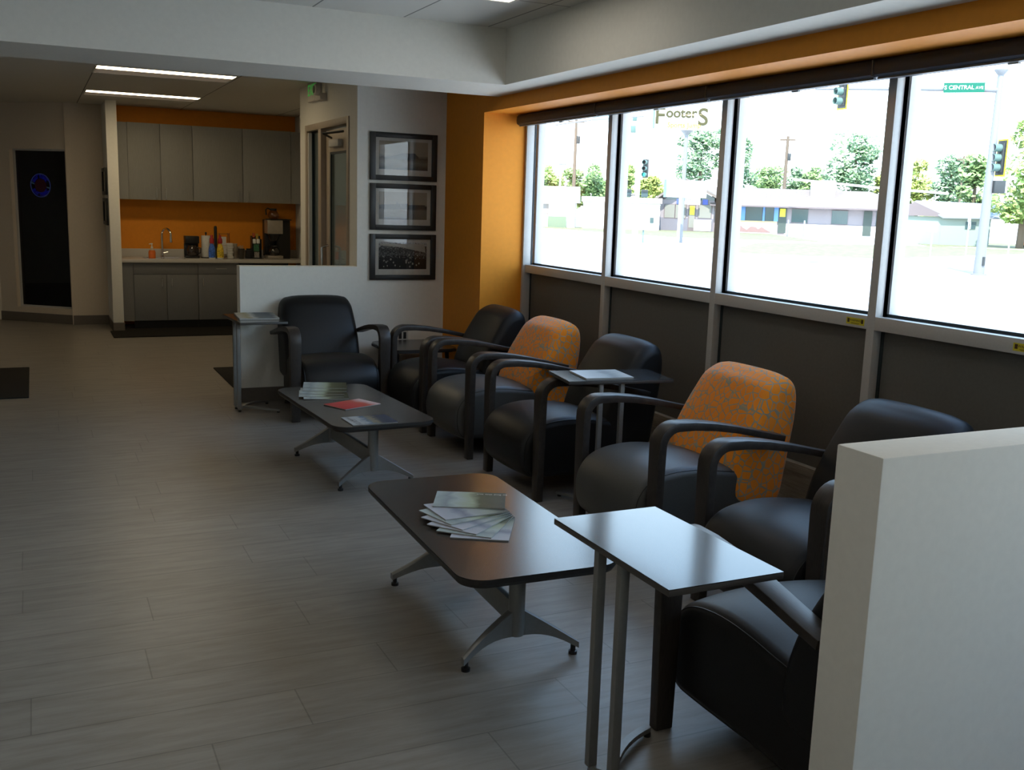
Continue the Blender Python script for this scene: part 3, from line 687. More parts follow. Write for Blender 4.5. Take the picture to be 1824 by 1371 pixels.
def magazine(x, y, z, rz, cover, lab, group, l=0.295, w=0.225, th=0.0045, curl=0.0, name='magazine', lettering=None, tilt=0.0):
    """origin at the corner shared by the fan; runs -x (length) and -y... in local axes"""
    t = empty(name, (x, y, z), rz, lab, 'magazine', group)
    if tilt: t.rotation_euler = (0, tilt, rz)
    def slab(z0, z1, inset):
        bm = bmesh.new(); n = 8; a = []; b = []
        for i in range(n+1):
            u = i/n; X = -inset - (l-2*inset)*u; c = curl*u*u
            for lst, zz in ((a, z0), (b, z1)): lst.append((bm.verts.new((X, inset, zz+c)), bm.verts.new((X, w-inset, zz+c))))
        for i in range(n):
            bm.faces.new((a[i][0], a[i][1], a[i+1][1], a[i+1][0])); bm.faces.new((b[i][0], b[i+1][0], b[i+1][1], b[i][1]))
            bm.faces.new((a[i][0], a[i+1][0], b[i+1][0], b[i][0])); bm.faces.new((a[i][1], b[i][1], b[i+1][1], a[i+1][1]))
        bm.faces.new((a[0][0], b[0][0], b[0][1], a[0][1])); bm.faces.new((a[n][0], a[n][1], b[n][1], b[n][0]))
        return bm
    link('pages', slab(0, th-0.0008, 0.0015), PAGES, t)
    link('cover', slab(th-0.0008, th, 0), cover, t)
    if lettering:
        for s_, size, lx, ly, rr, m_ in lettering:
            text('cover_lettering', s_, size, m_, t, (lx, ly, th+0.0004+curl*(lx/l)**2), (0, 0, rr), 0.0001)
    return t
INKW = mat('white_ink', (0.55, 0.55, 0.5, 1), 0.4); INKD = mat('dark_ink', (0.06, 0.05, 0.05, 1), 0.4)
# fan on the near coffee table: lowest first, pivot corner shared
zt = 0.4305; th = 0.0046
fan = [(-120.0, 'lowest magazine of the fan, its white end nearest the camera'), (-132.0, 'second lowest magazine of the fan on the near coffee table'),
       (-143.0, 'middle magazine of the fan with a narrow strip of cover showing'), (-154.5, 'fourth magazine up in the fan on the near coffee table'), (-166.0, 'fifth magazine up in the fan, just under the top pair')]
for i, (a, lab) in enumerate(fan):
    magazine(1.742-0.004*i, 3.588+0.004*i, zt+i*th, R_(a)+PI, [PALE2, PALE, PALE2, PALE2, PALE][i], lab, 'fanned magazines on the near coffee table', l=0.30, w=0.228, curl=0.0)
magazine(1.722, 3.60, zt+5*th, R_(-177)+PI, PALE2, 'sixth magazine of the fan, lying right beneath the dark-ended top one', 'fanned magazines on the near coffee table', l=0.29, w=0.225)
magazine(1.712, 3.628, zt+6*th, R_(-26), PALE, 'top magazine of the near stack with a dark olive end and pale lettering', 'fanned magazines on the near coffee table', l=0.30, w=0.225,
         lettering=[('to find this out', 0.022, -0.06, 0.195, PI, INKW)])
# stack on the far coffee table
for i in range(5):
    magazine(1.80+[0, -0.02, 0.0, 0.035, 0.06][i], 6.23+[0, 0.05, 0.11, 0.18, 0.27][i], zt+i*th, R_([-12, -14, -15, -17, -15][i]), PALE, ['bottom magazine of the staggered stack on the far coffee table', 'second magazine up in the staggered stack on the far coffee table', 'middle magazine of the staggered stack on the far coffee table',
             'fourth magazine up in the staggered stack on the far coffee table', 'top magazine of the staggered stack on the far coffee table'][i], 'staggered magazines on the far coffee table', l=0.29, w=0.215, curl=0.003)
magazine(1.945, 6.015, zt, R_(24), REDC, 'red magazine lying alone in the middle of the far coffee table', None, l=0.29, w=0.215, curl=0.001)
magazine(1.875, 5.470, zt, R_(2), PICC, 'magazine with a photo cover and dark blue end on the far coffee table', None, l=0.275, w=0.225,
         lettering=[('SOUTH', 0.045, -0.235, 0.07, R_(-90), INKD), ('DAKOTA', 0.03, -0.245, 0.16, R_(-90), INKD)])
magazine(3.037, 4.772, 0.7555, R_(-8), GREYC, 'white magazine on the tablet table between the window chairs', None, l=0.29, w=0.275, th=0.009)
magazine(1.730, 7.96, 0.7555, R_(-4), NEWS, 'newspaper-like magazine on the tablet table by the low partition', None, l=0.31, w=0.42, th=0.010)

# ================================================================== framed pictures
def photo_mat(name, kind):
    if kind == 0: return cover_mat(name, [(0.0, (0.03, 0.028, 0.022, 1)), (0.25, (0.16, 0.14, 0.10, 1)), (0.42, (0.05, 0.045, 0.035, 1)), (0.55, (0.26, 0.23, 0.17, 1)), (1.0, (0.30, 0.27, 0.20, 1))], 5, 'Z', 0.35, 0.5)
    if kind == 1: return cover_mat(name, [(0.0, (0.12, 0.11, 0.08, 1)), (0.33, (0.15, 0.13, 0.10, 1)), (0.40, (0.015, 0.015, 0.012, 1)), (0.48, (0.02, 0.02, 0.018, 1)), (0.53, (0.26, 0.23, 0.17, 1)), (1.0, (0.28, 0.25, 0.19, 1))], 3, 'Z', 0.12, 0.5)
    return cover_mat(name, [(0.0, (0.006, 0.006, 0.006, 1)), (0.5, (0.010, 0.010, 0.010, 1)), (0.56, (0.35, 0.35, 0.33, 1)), (0.60, (0.015, 0.015, 0.015, 1)), (0.8, (0.03, 0.03, 0.03, 1)), (0.95, (0.4, 0.4, 0.38, 1))], 24, 'Z', 1.1, 0.5)
def frame(name, loc, rz, w, h, pm, lab, group, extra=None):
    t = empty(name, loc, rz, lab, 'picture', group)
    fw = 0.047; d = 0.028
    bm = bmesh.new()
    for a in ((-w/2, -d, -h/2, -w/2+fw, 0, h/2), (w/2-fw, -d, -h/2, w/2, 0, h/2), (-w/2+fw, -d, -h/2, w/2-fw, 0, -h/2+fw*0.9), (-w/2+fw, -d, h/2-fw*0.9, w/2-fw, 0, h/2)): box(bm, *a, bev=0.002)
    link('frame', bm, mat('black_picture_frame', (0.014, 0.014, 0.013, 1), 0.45), t, smooth=True, angle=30)
    B('mount_board', (-w/2+fw, -0.008, -h/2+fw*0.9, w/2-fw, -0.003, h/2-fw*0.9), mat('cream_mount', (0.50, 0.48, 0.42, 1), 0.8), t)
    pr = B('photograph', (-w/2+fw+0.035, -0.0095, -h/2+fw+0.045, w/2-fw-0.035, -0.008, h/2-fw-0.022), pm, t)
    if extra: extra(t, w, h)
    B('glass', (-w/2+fw, -0.017, -h/2+fw*0.9, w/2-fw, -0.015, h/2-fw*0.9), glass_mat('picture_glass', (1, 1, 1, 1), 1.48), t)
SEP = mat('sepia_dark', (0.02, 0.018, 0.014, 1), 0.6); SEPL = mat('sepia_light', (0.35, 0.33, 0.27, 1), 0.6)
def ex0(t, w, h):
    bm = bmesh.new(); prism(bm, [(-0.12, 0.0), (-0.02, 0.03), (0.10, 0.035), (0.14, 0.0), (0.05, -0.02), (-0.05, -0.015)], 'y', -0.0103, -0.0097); link('photo_detail', bm, SEP, t)
def ex1(t, w, h):
    bm = bmesh.new(); prism(bm, [(-0.20, -0.012), (0.20, -0.012), (0.20, 0.022), (0.05, 0.02), (0.04, 0.03), (-0.05, 0.03), (-0.06, 0.048), (-0.065, 0.025), (-0.20, 0.018)], 'y', -0.0103, -0.0097); link('photo_detail', bm, SEP, t)
def ex2(t, w, h):
    bm = bmesh.new()
    for i in range(26):
        x = random.uniform(-0.2, 0.2); z = random.uniform(-0.09, 0.02); r = random.uniform(0.004, 0.008)
        prism(bm, [(x+r*math.cos(2*PI*k/8), z+r*1.3*math.sin(2*PI*k/8)) for k in range(8)], 'y', -0.0103, -0.0097)
    prism(bm, [(-0.21, 0.115), (0.2, 0.115), (0.21, 0.04), (-0.02, 0.085), (-0.21, 0.1)], 'y', -0.0103, -0.0097)
    link('photo_detail', bm, SEPL, t)
G = 'framed photographs on the white wall'
frame('picture_frame', (2.922, YP, 2.083), 0, 0.607, 0.400, photo_mat('photo_airfield', 0), 'top of the three black framed photographs on the white wall', G, ex0)
frame('picture_frame', (2.922, YP, 1.657), 0, 0.602, 0.396, photo_mat('photo_train', 1), 'middle of the three black framed photographs, long dark shape across it', G, ex1)
frame('picture_frame', (2.924, YP, 1.225), 0, 0.606, 0.396, photo_mat('photo_crowd', 2), 'bottom of the three black framed photographs, a dark crowd scene', G, ex2)
G2 = 'framed pictures on the kitchen wing wall'
frame('picture_frame', (0.84, 13.80, 1.84), R_(-90), 0.60, 0.33, photo_mat('photo_side_a', 1), 'upper dark frame seen edge-on left of the white kitchen wing wall', G2)
frame('picture_frame', (0.84, 13.80, 1.47), R_(-90), 0.60, 0.33, photo_mat('photo_side_b', 0), 'lower dark frame seen edge-on left of the white kitchen wing wall', G2)

# ================================================================== kitchen
def bar_handle(x, y, z, vertical, parent, ln=0.10):
    bm = bmesh.new()
    if vertical: tube(bm, [(x, y, z-ln/2), (x, y-0.03, z-ln/2), (x, y-0.03, z+ln/2), (x, y, z+ln/2)], 0.0065, n=6)
    else: tube(bm, [(x-ln/2, y, z), (x-ln/2, y-0.03, z), (x+ln/2, y-0.03, z), (x+ln/2, y, z)], 0.005, n=6)
    return link('handle', bm, mat('satin_nickel', (0.45, 0.44, 0.42, 1), 0.35, metal=0.7), parent, smooth=True)
def upper(x0, x1, doors, handles, lab):
    t = empty('wall_cabinet', ((x0+x1)/2, 14.10, 1.63), 0, lab, 'cabinet', 'grey wall cabinets over the kitchen counter')
    cx = (x0+x1)/2
    B('body', (x0-cx, -0.305, 0, x1-cx, 0, 0.952), CAB, t)
    for (a, b), hx in zip(doors, handles):
        d = B('door', (a-cx+0.004, -0.325, 0.0, b-cx-0.004, -0.307, 0.952), CAB, t, bev=0.0015)
        bar_handle(hx-cx, -0.325, 0.085, True, d, 0.13)
upper(1.105, 1.893, [(1.105, 1.497), (1.497, 1.893)], [1.440, 1.555], 'grey wall cabinet pair on the left above the sink')
upper(1.893, 3.165, [(1.893, 2.527), (2.527, 3.165)], [2.465, 2.585], 'wider grey wall cabinet pair on the right above the coffee things')
tag(B('cabinet_filler', (0.966, 13.79, 1.63, 1.104, 13.81, 2.58), CAB), 'narrow grey filler strip left of the wall cabinets', 'filler panel')
tag(B('cabinet_filler', (3.166, 13.79, 1.63, 3.299, 13.81, 2.58), CAB), 'narrow grey filler strip right of the wall cabinets', 'filler panel')
def base_cab():
    t = empty('base_cabinet', (1.50, 13.50, 0), 0, 'grey sink base cabinet with false drawer front and two doors', 'cabinet', 'grey base cabinets under the counter')
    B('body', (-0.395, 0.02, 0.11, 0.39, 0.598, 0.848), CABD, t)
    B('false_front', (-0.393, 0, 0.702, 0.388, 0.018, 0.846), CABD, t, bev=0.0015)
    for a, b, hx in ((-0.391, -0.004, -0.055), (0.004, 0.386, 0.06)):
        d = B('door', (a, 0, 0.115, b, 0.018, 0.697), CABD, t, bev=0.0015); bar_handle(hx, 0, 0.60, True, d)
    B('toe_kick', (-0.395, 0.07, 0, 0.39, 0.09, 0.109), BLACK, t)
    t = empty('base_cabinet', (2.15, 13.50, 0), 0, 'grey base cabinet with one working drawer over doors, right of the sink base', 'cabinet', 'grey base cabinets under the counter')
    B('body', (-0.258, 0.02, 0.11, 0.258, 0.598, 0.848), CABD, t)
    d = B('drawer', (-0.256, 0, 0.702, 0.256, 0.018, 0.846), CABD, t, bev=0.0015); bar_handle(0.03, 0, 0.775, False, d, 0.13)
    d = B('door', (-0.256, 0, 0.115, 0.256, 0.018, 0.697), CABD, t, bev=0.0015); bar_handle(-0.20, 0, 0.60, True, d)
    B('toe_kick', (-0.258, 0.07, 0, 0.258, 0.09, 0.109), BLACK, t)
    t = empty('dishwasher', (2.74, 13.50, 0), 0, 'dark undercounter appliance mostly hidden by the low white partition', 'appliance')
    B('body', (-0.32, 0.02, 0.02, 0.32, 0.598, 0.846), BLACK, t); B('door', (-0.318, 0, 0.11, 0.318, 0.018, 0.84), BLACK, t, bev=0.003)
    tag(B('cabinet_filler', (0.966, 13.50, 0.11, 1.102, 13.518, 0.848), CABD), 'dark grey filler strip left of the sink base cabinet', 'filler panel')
base_cab()
tag(B('countertop', [(0.966, 13.465, 0.85, 3.299, 14.08, 0.892), (0.966, 14.08, 0.85, 3.299, 14.098, 0.995)], COUNTER, None, 0.002), 'pale countertop with low backsplash over the grey base cabinets', 'countertop')
CT = 0.893
def kit(name, x, y, lab, cat, group=None): return empty(name, (x, y, CT), 0, lab, cat, group)
# soap
t = kit('soap_dispenser', 1.358, 13.74, 'clear bottle of orange hand soap with white pump beside the faucet', 'soap bottle')
L('bottle', [(0.040, 0), (0.044, 0.01), (0.044, 0.075), (0.036, 0.10), (0.016, 0.112)], mat('orange_soap', (0.75, 0.16, 0.02, 1), 0.15), t)
L('collar', [(0.036, 0.101), (0.018, 0.118), (0.015, 0.128)], mat('clear_shoulder', (0.5, 0.42, 0.3, 1), 0.15), t)
bm = bmesh.new(); lathe(bm, [(0.014, 0.128), (0.014, 0.145), (0.006, 0.147), (0.006, 0.175), (0.012, 0.178), (0.012, 0.188)], n=12); tube(bm, [(0, 0, 0.183), (-0.035, -0.01, 0.178)], 0.005, n=8)
link('pump', bm, PAPER, t, smooth=True)
# faucet
t = kit('faucet', 1.505, 13.93, 'chrome gooseneck faucet standing behind the sink', 'faucet')
arc = [(0, 0, 0.0), (0, 0, 0.28)] + [(0.045-0.045*math.cos(R_(a)), -0.09+0.09*math.cos(R_(a)), 0.29+0.085*math.sin(R_(a))) for a in range(10, 171, 16)] + [(0.088, -0.18, 0.24), (0.09, -0.185, 0.20)]
T('spout', arc, [0.014]*(len(arc)-2)+[0.016, 0.017], CHROME, t, n=12)
L('base', [(0.026, 0), (0.026, 0.012), (0.017, 0.02), (0.017, 0.06)], CHROME, t)
T('lever', [(0.01, 0, 0.06), (0.07, -0.02, 0.075)], 0.008, CHROME, t, n=8)
# sink rim
tag(B('sink', [(1.25, 13.56, 0.893, 1.75, 13.575, 0.896), (1.25, 13.86, 0.893, 1.75, 13.875, 0.896), (1.25, 13.575, 0.893, 1.265, 13.86, 0.896), (1.735, 13.575, 0.893, 1.75, 13.86, 0.896), (1.265, 13.575, 0.893, 1.735, 13.86, 0.8935)], CHROME), 'steel sink set flush in the pale countertop', 'sink')
# small coffee maker
t = kit('coffee_maker', 1.865, 13.83, 'small black drip coffee maker right of the faucet', 'coffee maker')
B('body', [(-0.09, -0.05, 0, 0.09, 0.10, 0.03), (-0.09, 0.04, 0.03, 0.09, 0.10, 0.19), (-0.09, -0.05, 0.19, 0.09, 0.10, 0.285)], BLACK, t, bev=0.008)
L('carafe', [(0.055, 0.032), (0.068, 0.06), (0.066, 0.11), (0.050, 0.15), (0.048, 0.165)], mat('carafe_glass', (0.03, 0.02, 0.015, 1), 0.06, spec=1), t, cx=0.0, cy=-0.02)
T('carafe_handle', [(0.06, -0.04, 0.14), (0.105, -0.06, 0.13), (0.10, -0.06, 0.07), (0.065, -0.04, 0.06)], 0.008, BLACK, t, n=8)
# paper towels
t = kit('paper_towel_roll', 2.05, 13.86, 'white paper towel roll on a black stand', 'paper towel')
L('roll', [(0.058, 0.012), (0.060, 0.016), (0.060, 0.288), (0.058, 0.292)], PAPER, t, n=28)
L('stand', [(0.07, 0), (0.07, 0.010), (0.010, 0.0115)], BLACK, t)
L('finial', [(0.008, 0.292), (0.008, 0.31), (0.015, 0.32), (0.012, 0.333), (0.004, 0.338)], BLACK, t)
# creamer bottles
def creamer(x, col, lab):
    t = kit('creamer_bottle', x, 13.60, lab, 'bottle', 'flavoured creamer bottles on the counter')
    base = mat('creamer_'+('blue' if col[2] > 0.3 else 'yellow'), col, 0.35, var=0.5, nscale=45)
    L('bottle', [(0.042, 0.02), (0.044, 0.03), (0.044, 0.10), (0.040, 0.14), (0.030, 0.175), (0.020, 0.20)], base, t)
    L('bottle_base', [(0.040, 0), (0.043, 0.004), (0.043, 0.02)], PAPER, t)
    L('cap', [(0.024, 0.20), (0.030, 0.215), (0.028, 0.26), (0.017, 0.275), (0.015, 0.31)], mat('red_cap', (0.42, 0.02, 0.02, 1), 0.35), t)
creamer(2.085, (0.05, 0.16, 0.62, 1), 'blue creamer bottle with red cap in front of the paper towels')
creamer(2.190, (0.72, 0.50, 0.03, 1), 'yellow creamer bottle with red cap next to the blue one')
# tall slim black holder
t = kit('slim_black_holder', 2.165, 13.80, 'tall slim black holder rising between the two creamer bottles', 'holder')
L('column', [(0.028, 0), (0.030, 0.01), (0.022, 0.05), (0.020, 0.37), (0.021, 0.40), (0.014, 0.422)], BLACK, t)
# wire rack with packets
t = kit('wire_rack', 2.275, 13.84, 'thin wire rack holding white packets behind the cup stack', 'rack')
bm = bmesh.new()
for dx in (-0.055, 0.055):
    tube(bm, [(dx, -0.03, 0), (dx, -0.03, 0.32), (dx, 0.03, 0.33), (dx, 0.03, 0)], 0.003, n=6)
for z in (0.05, 0.32): tube(bm, [(-0.055, -0.03, z), (0.055, -0.03, z)], 0.003, n=6)
link('rack_wire', bm, mat('rust_wire', (0.16, 0.06, 0.03, 1), 0.5), t, smooth=True)
B('packet', (-0.045, -0.02, 0.17, 0.03, 0.02, 0.28), PAPER, t); B('packet', (-0.045, -0.02, 0.05, 0.045, 0.02, 0.165), PAPER, t)
for k in range(6):
    t = empty('cup_lid_stack', (2.335, 13.72, CT+k*0.034), 0, 'white stacked lid bundle, number %s from the counter' % ['one', 'two', 'three', 'four', 'five', 'six'][k], 'lids', 'white lids stacked beside the wire rack')
    t['label'] = 'small white lids piled beside the wire rack on the counter'
    L('lids', [(0.040, 0), (0.044, 0.006), (0.044, 0.028), (0.036, 0.033)], PAPER, t, cx=0.004*(-1)**k)
def paper_cups(x, y, n, lab):
    t = kit('paper_cup_stack', x, y, lab, 'cups', 'paper cups on the kitchen counter')
    prof = [(0.030, 0)]
    for k in range(n): prof += [(0.036+0.0, 0.09+k*0.022), (0.040, 0.092+k*0.022), (0.040, 0.104+k*0.022), (0.036, 0.106+k*0.022)]
    L('cups', prof, mat('beige_paper_cup', (0.42, 0.36, 0.27, 1), 0.6), t)
paper_cups(2.405, 13.80, 5, 'upside-down beige paper cup stack beside the white lids')
paper_cups(2.452, 13.86, 3, 'shorter beige paper cup stack behind the mesh holder')
t = kit('mesh_cup', 2.478, 13.70, 'dark mesh cup filled with wooden stirrers', 'holder')
L('mesh_body', [(0.036, 0), (0.044, 0.135), (0.042, 0.135), (0.034, 0.003)], mat('brown_mesh', (0.035, 0.028, 0.02, 1), 0.5), t)
for k in range(6):
    T('stirrer', [(-0.02+0.008*k, 0.0, 0.01), (-0.03+0.011*k, 0.005, 0.17+0.004*(k % 3))], 0.003, mat('pale_wood_stick', (0.5, 0.42, 0.28, 1), 0.6), t, n=5)
tag(T('spoon_handle', [(2.36, 13.86, CT), (2.35, 13.86, CT+0.33)], 0.006, mat('orange_brown_stick', (0.25, 0.06, 0.01, 1), 0.5), None, n=6), 'thin orange-brown stick standing behind the white lids', 'stick')
t = kit('black_organizer', 2.59, 13.78, 'low black organizer box left of the straw caddy', 'organizer')
B('box', [(-0.045, -0.05, 0, 0.045, 0.05, 0.11)], BLACK, t, bev=0.006); B('divider', (-0.04, -0.045, 0.11, 0.04, -0.035, 0.135), BLACK, t)
t = kit('condiment_caddy', 2.685, 13.76, 'black caddy with tea packets, white cups and coloured tops', 'caddy')
B('caddy_body', [(-0.065, -0.05, 0, 0.065, 0.06, 0.02), (-0.065, 0.045, 0.02, 0.065, 0.06, 0.30), (-0.065, -0.05, 0.02, -0.055, 0.045, 0.29), (0.055, -0.05, 0.02, 0.065, 0.045, 0.26), (-0.055, -0.01, 0.10, 0.055, 0.0, 0.20)], BLACK, t)
for k, (dx, c) in enumerate(((-0.03, (0.6, 0.6, 0.55, 1)), (0.022, (0.6, 0.6, 0.58, 1)))):
    L('white_cup', [(0.014, 0.20), (0.022, 0.205), (0.024, 0.25), (0.016, 0.262)], PAPER, t, cx=dx, cy=-0.03)
B('green_packet', (-0.04, -0.045, 0.10, 0.03, -0.03, 0.19), mat('green_packet', (0.04, 0.16, 0.08, 1), 0.5, var=0.5, nscale=60), t)
B('pale_packet', (-0.035, -0.055, 0.015, 0.03, -0.051, 0.09), mat('speckled_packet', (0.3, 0.28, 0.26, 1), 0.5, var=0.8, nscale=90), t)
B('red_packet', (-0.045, 0.0, 0.28, -0.015, 0.02, 0.34), mat('red_packet', (0.5, 0.10, 0.03, 1), 0.5), t)
B('yellow_packet', (0.0, 0.0, 0.26, 0.03, 0.02, 0.33), mat('yellow_packet', (0.5, 0.34, 0.05, 1), 0.5), t)
# commercial brewer
t = kit('coffee_brewer', 2.985, 13.80, 'tall black and steel coffee brewer at the right end of the counter', 'coffee maker')
STEEL = mat('brushed_steel', (0.42, 0.38, 0.32, 1), 0.4, metal=0.6)
B('body', [(-0.02, -0.02, 0.0, 0.165, 0.20, 0.52), (-0.165, 0.08, 0.03, 0.0, 0.20, 0.52), (-0.12, -0.02, 0.29, 0.0, 0.2, 0.33)], BLACK, t, bev=0.005)
B('head_panel', (-0.165, -0.14, 0.335, 0.04, 0.08, 0.515), STEEL, t, bev=0.006)
B('base_plate', (-0.165, -0.14, 0.0, 0.04, 0.08, 0.045), STEEL, t, bev=0.006)
L('filter_basket', [(0.045, 0.235), (0.075, 0.30), (0.078, 0.332)], BLACK, t, cx=-0.06, cy=-0.03)
B('warmer_top', (-0.12, -0.13, 0.516, 0.16, 0.19, 0.530), BLACK, t, bev=0.003)
def pot(x, y, z, lab, full):
    t = empty('coffee_pot', (x, y, z), 0, lab, 'coffee pot', 'glass coffee pots on the brewer')
    g = mat('coffee_pot_dark', (0.015, 0.012, 0.01, 1), 0.05, spec=1.0) if full else glass_mat('pot_glass', (0.80, 0.70, 0.58, 1), 1.9, 0.05)
    L('glass_bowl', [(0.050, 0), (0.072, 0.03), (0.074, 0.06), (0.055, 0.095), (0.038, 0.11)], g, t, n=24)
    L('pot_collar', [(0.040, 0.11), (0.046, 0.112), (0.044, 0.135), (0.036, 0.138)], BLACK, t)
    T('pot_handle', [(-0.04, -0.01, 0.125), (-0.08, -0.02, 0.14), (-0.105, -0.03, 0.12), (-0.10, -0.03, 0.05)], 0.009, BLACK, t, n=8)
pot(2.93, 13.77, CT+0.046, 'full dark coffee pot inside the tall brewer', True)
pot(2.925, 13.79, CT+0.531, 'empty glass coffee pot on top of the tall brewer', False)

#EXTERIOR
# ================================================================== outside
GZ = -0.5
S('ground_outside', (3.95, -120, GZ-0.2, 260, 320, GZ), mat('pale_concrete', (0.62, 0.61, 0.58, 1), 0.85, var=0.08, nscale=0.6))
S('wall_outside_face', [(3.951, -12, GZ, 4.05, 7.64, 0.33)], mat('outside_wall_panel', (0.3, 0.3, 0.3, 1), 0.7))
ROAD = mat('sunlit_asphalt', (0.33, 0.33, 0.33, 1), 0.85, var=0.06, nscale=2.0)
GRASS = mat('mown_grass', (0.165, 0.162, 0.082, 1), 0.95, var=0.3, nscale=3.0)
def strip(name, poly, z, m, kind='structure'):
    bm = bmesh.new(); prism(bm, poly, 'z', GZ-0.05, z); o = link(name, bm, m); o['kind'] = kind; return o
strip('road', [(9, 30), (20, 10), (52, 34), (42, 48), (26, 62), (12, 75)], GZ+0.01, ROAD)
strip('grass_verge', [(34.5, 46), (41, 41), (72, 52), (66, 60), (50, 62)], GZ+0.02, GRASS, 'stuff')
strip('grass_lawn', [(49, 72), (60, 66), (74, 90), (58, 101), (48, 99)], GZ+0.03, GRASS, 'stuff')
strip('grass_lawn', [(66, 60.5), (74, 56), (92, 58), (84, 74), (72, 68)], GZ+0.03, GRASS, 'stuff')
WHT = mat('sunlit_white_paint', (0.75, 0.75, 0.74, 1), 0.7)
MAUVE = mat('mauve_siding', (0.28, 0.25, 0.262, 1), 0.8, var=0.04, nscale=1)
LILAC = mat('lilac_block', (0.17, 0.165, 0.19, 1), 0.8)
ROOFB = mat('brown_shingle_roof', (0.175, 0.145, 0.125, 1), 0.85, var=0.1, nscale=4)
ROOFW = mat('pale_roof', (0.62, 0.60, 0.58, 1), 0.85)
DWIN = mat('dark_window_glass', (0.04, 0.08, 0.08, 1), 0.1, spec=0.8)
PBLIND = mat('beige_closed_blind', (0.22, 0.22, 0.19, 1), 0.7)
FASC = mat('brown_fascia', (0.16, 0.13, 0.13, 1), 0.7)
POLE = mat('galvanised_pole', (0.20, 0.205, 0.21, 1), 0.6, metal=0.0)
WOODP = mat('weathered_wood_pole', (0.14, 0.105, 0.075, 1), 0.85)

def shop():
    ang = math.atan2(-17.2, 20.5)
    t = empty('shop_building', (63.94, 96.79, 0), ang, 'long low mauve building with brown shingle roof across the street', 'building')
    # local: x along the front, -y toward us
    B('wall', [(0.0, 0.0, GZ, 26.8, 9, 2.5), (0.0, -0.6, GZ, 5.95, 0, 2.9)], MAUVE, t)
    B('base_band', [(0.05, -0.66, GZ, 5.9, -0.6, 0.93), (13.6, -0.06, GZ, 26.75, 0, 0.71)], [LILAC, WHT][0], t)
    B('lit_and_white_base', [(13.62, -0.09, GZ, 26.7, -0.06, 0.70), (8.0, -0.09, GZ, 12.78, 0, 0.57)], WHT, t)  # right piece is the sunlit wall foot put into colour; left is white paint
    bm = bmesh.new()
    prism(bm, [(-1.6, 2.55), (4.6, 4.70), (10.8, 2.55), (13.0, 2.3)][0:3], 'x', 6.3, 27.7)
    # long hipped roof drawn as its own solid below
    bm.free(); bm = bmesh.new()
    z0, z1 = 2.50, 4.55
    pts = [(5.5, -1.2, z0), (27.9, -1.2, z0), (27.9, 10.2, z0), (5.5, 10.2, z0), (5.5, 4.5, z1), (22.5, 4.5, z1-0.1)]
    vv = [bm.verts.new(p) for p in pts]
    for q in ((0, 1, 5, 4), (1, 2, 5), (2, 3, 4, 5), (3, 0, 4), (3, 2, 1, 0)): bm.faces.new([vv[i] for i in q])
    link('roof', bm, ROOFB, t)
    B('fascia', (5.5, -1.22, 2.38, 27.9, -1.10, 2.52), FASC, t)
    bm = bmesh.new()
    prism(bm, [(-1.5, 2.35), (2.6, 5.30), (7.0, 3.05), (7.0, 2.75), (2.6, 5.0), (-1.5, 2.10)], 'y', -1.7, 8.0)
    link('gable_roof', bm, ROOFB, t)
    bm = bmesh.new(); prism(bm, [(0.0, 2.5), (2.6, 4.9), (5.95, 3.2), (5.95, 2.5)], 'y', -0.58, -0.4); link('gable_wall', bm, DWIN, t)
    for x0, x1, z0_, z1_ in ((0.54, 1.63, .93, 2.35), (1.75, 2.84, .91, 2.39), (4.30, 5.63, 1.0, 2.42)):
        w = B('window', (x0-0.09, -0.68, z0_-0.07, x1+0.09, -0.6, z1_+0.07), FASC, t); B('blind', (x0, -0.70, z0_, x1, -0.68, z1_), PBLIND, w)
    d = B('door', (3.15, -0.68, GZ, 3.98, -0.6, 2.42), FASC, t); B('door_pane', (3.27, -0.70, -0.1, 3.87, -0.68, 2.3), PBLIND, d); B('yellow_notice', (3.30, -0.715, 1.3, 3.84, -0.70, 2.28), mat('yellow_notice', (0.72, 0.70, 0.06, 1), 0.6), d)
    p = B('painted_banner', (3.87, -1.0, -0.42, 5.75, -0.94, 0.81), WHT, t); B('banner_marks', [(4.0, -1.01, -0.2, 4.1, -1.0, 0.6), (5.05, -1.01, 0.0, 5.25, -1.0, 0.15), (5.2, -1.01, 0.1, 5.3, -1.0, 0.5), (5.0, -1.01, -0.3, 5.7, -1.0, -0.1)], mat('pale_teal', (0.35, 0.5, 0.45, 1), 0.7), p)
    s = B('shop_sign', (2.55, -1.5, 2.43, 4.45, -1.42, 3.17), WHT, t); text('sign_lettering', 'Potarip', 0.55, mat('sign_teal', (0.10, 0.16, 0.13, 1), 0.7), s, (3.5, -1.52, 2.90), (R_(90), 0, 0), 0.005)
    B('sign_underline', [(2.8, -1.52, 2.55, 4.2, -1.50, 2.60)], mat('sign_teal', (0.1, 0.16, 0.13, 1)), s)
    for x0 in (1.81, 4.66): B('blue_badge', (x0, -0.75, 2.45, x0+0.58, -0.6, 3.02), mat('blue_badge', (0.08, 0.12, 0.42, 1), 0.6), t)
    BLU = mat('sky_blue_pillar', (0.16, 0.34, 0.78, 1), 0.7)
    for x0, x1 in ((8.89, 9.32), (11.2, 11.42), (12.40, 12.86)): B('blue_pilaster', (x0, -0.12, 0.9, x1, 0, 2.45), BLU, t)
    for x0, x1, a, b in ((8.05, 8.85, .88, 2.46), (9.36, 11.15, .92, 2.44), (11.46, 12.36, .92, 2.43), (14.28, 15.97, .86, 2.28), (18.45, 20.09, .82, 2.24), (23.0, 24.4, .77, 2.25)):
        w = B('window', (x0, -0.08, a, x1, 0, b), DWIN, t); B('window_trim', [(x0-0.06, -0.1, a-0.06, x1+0.06, -0.02, a), (x0-0.06, -0.1, b, x1+0.06, -0.02, b+0.05)], FASC, w)
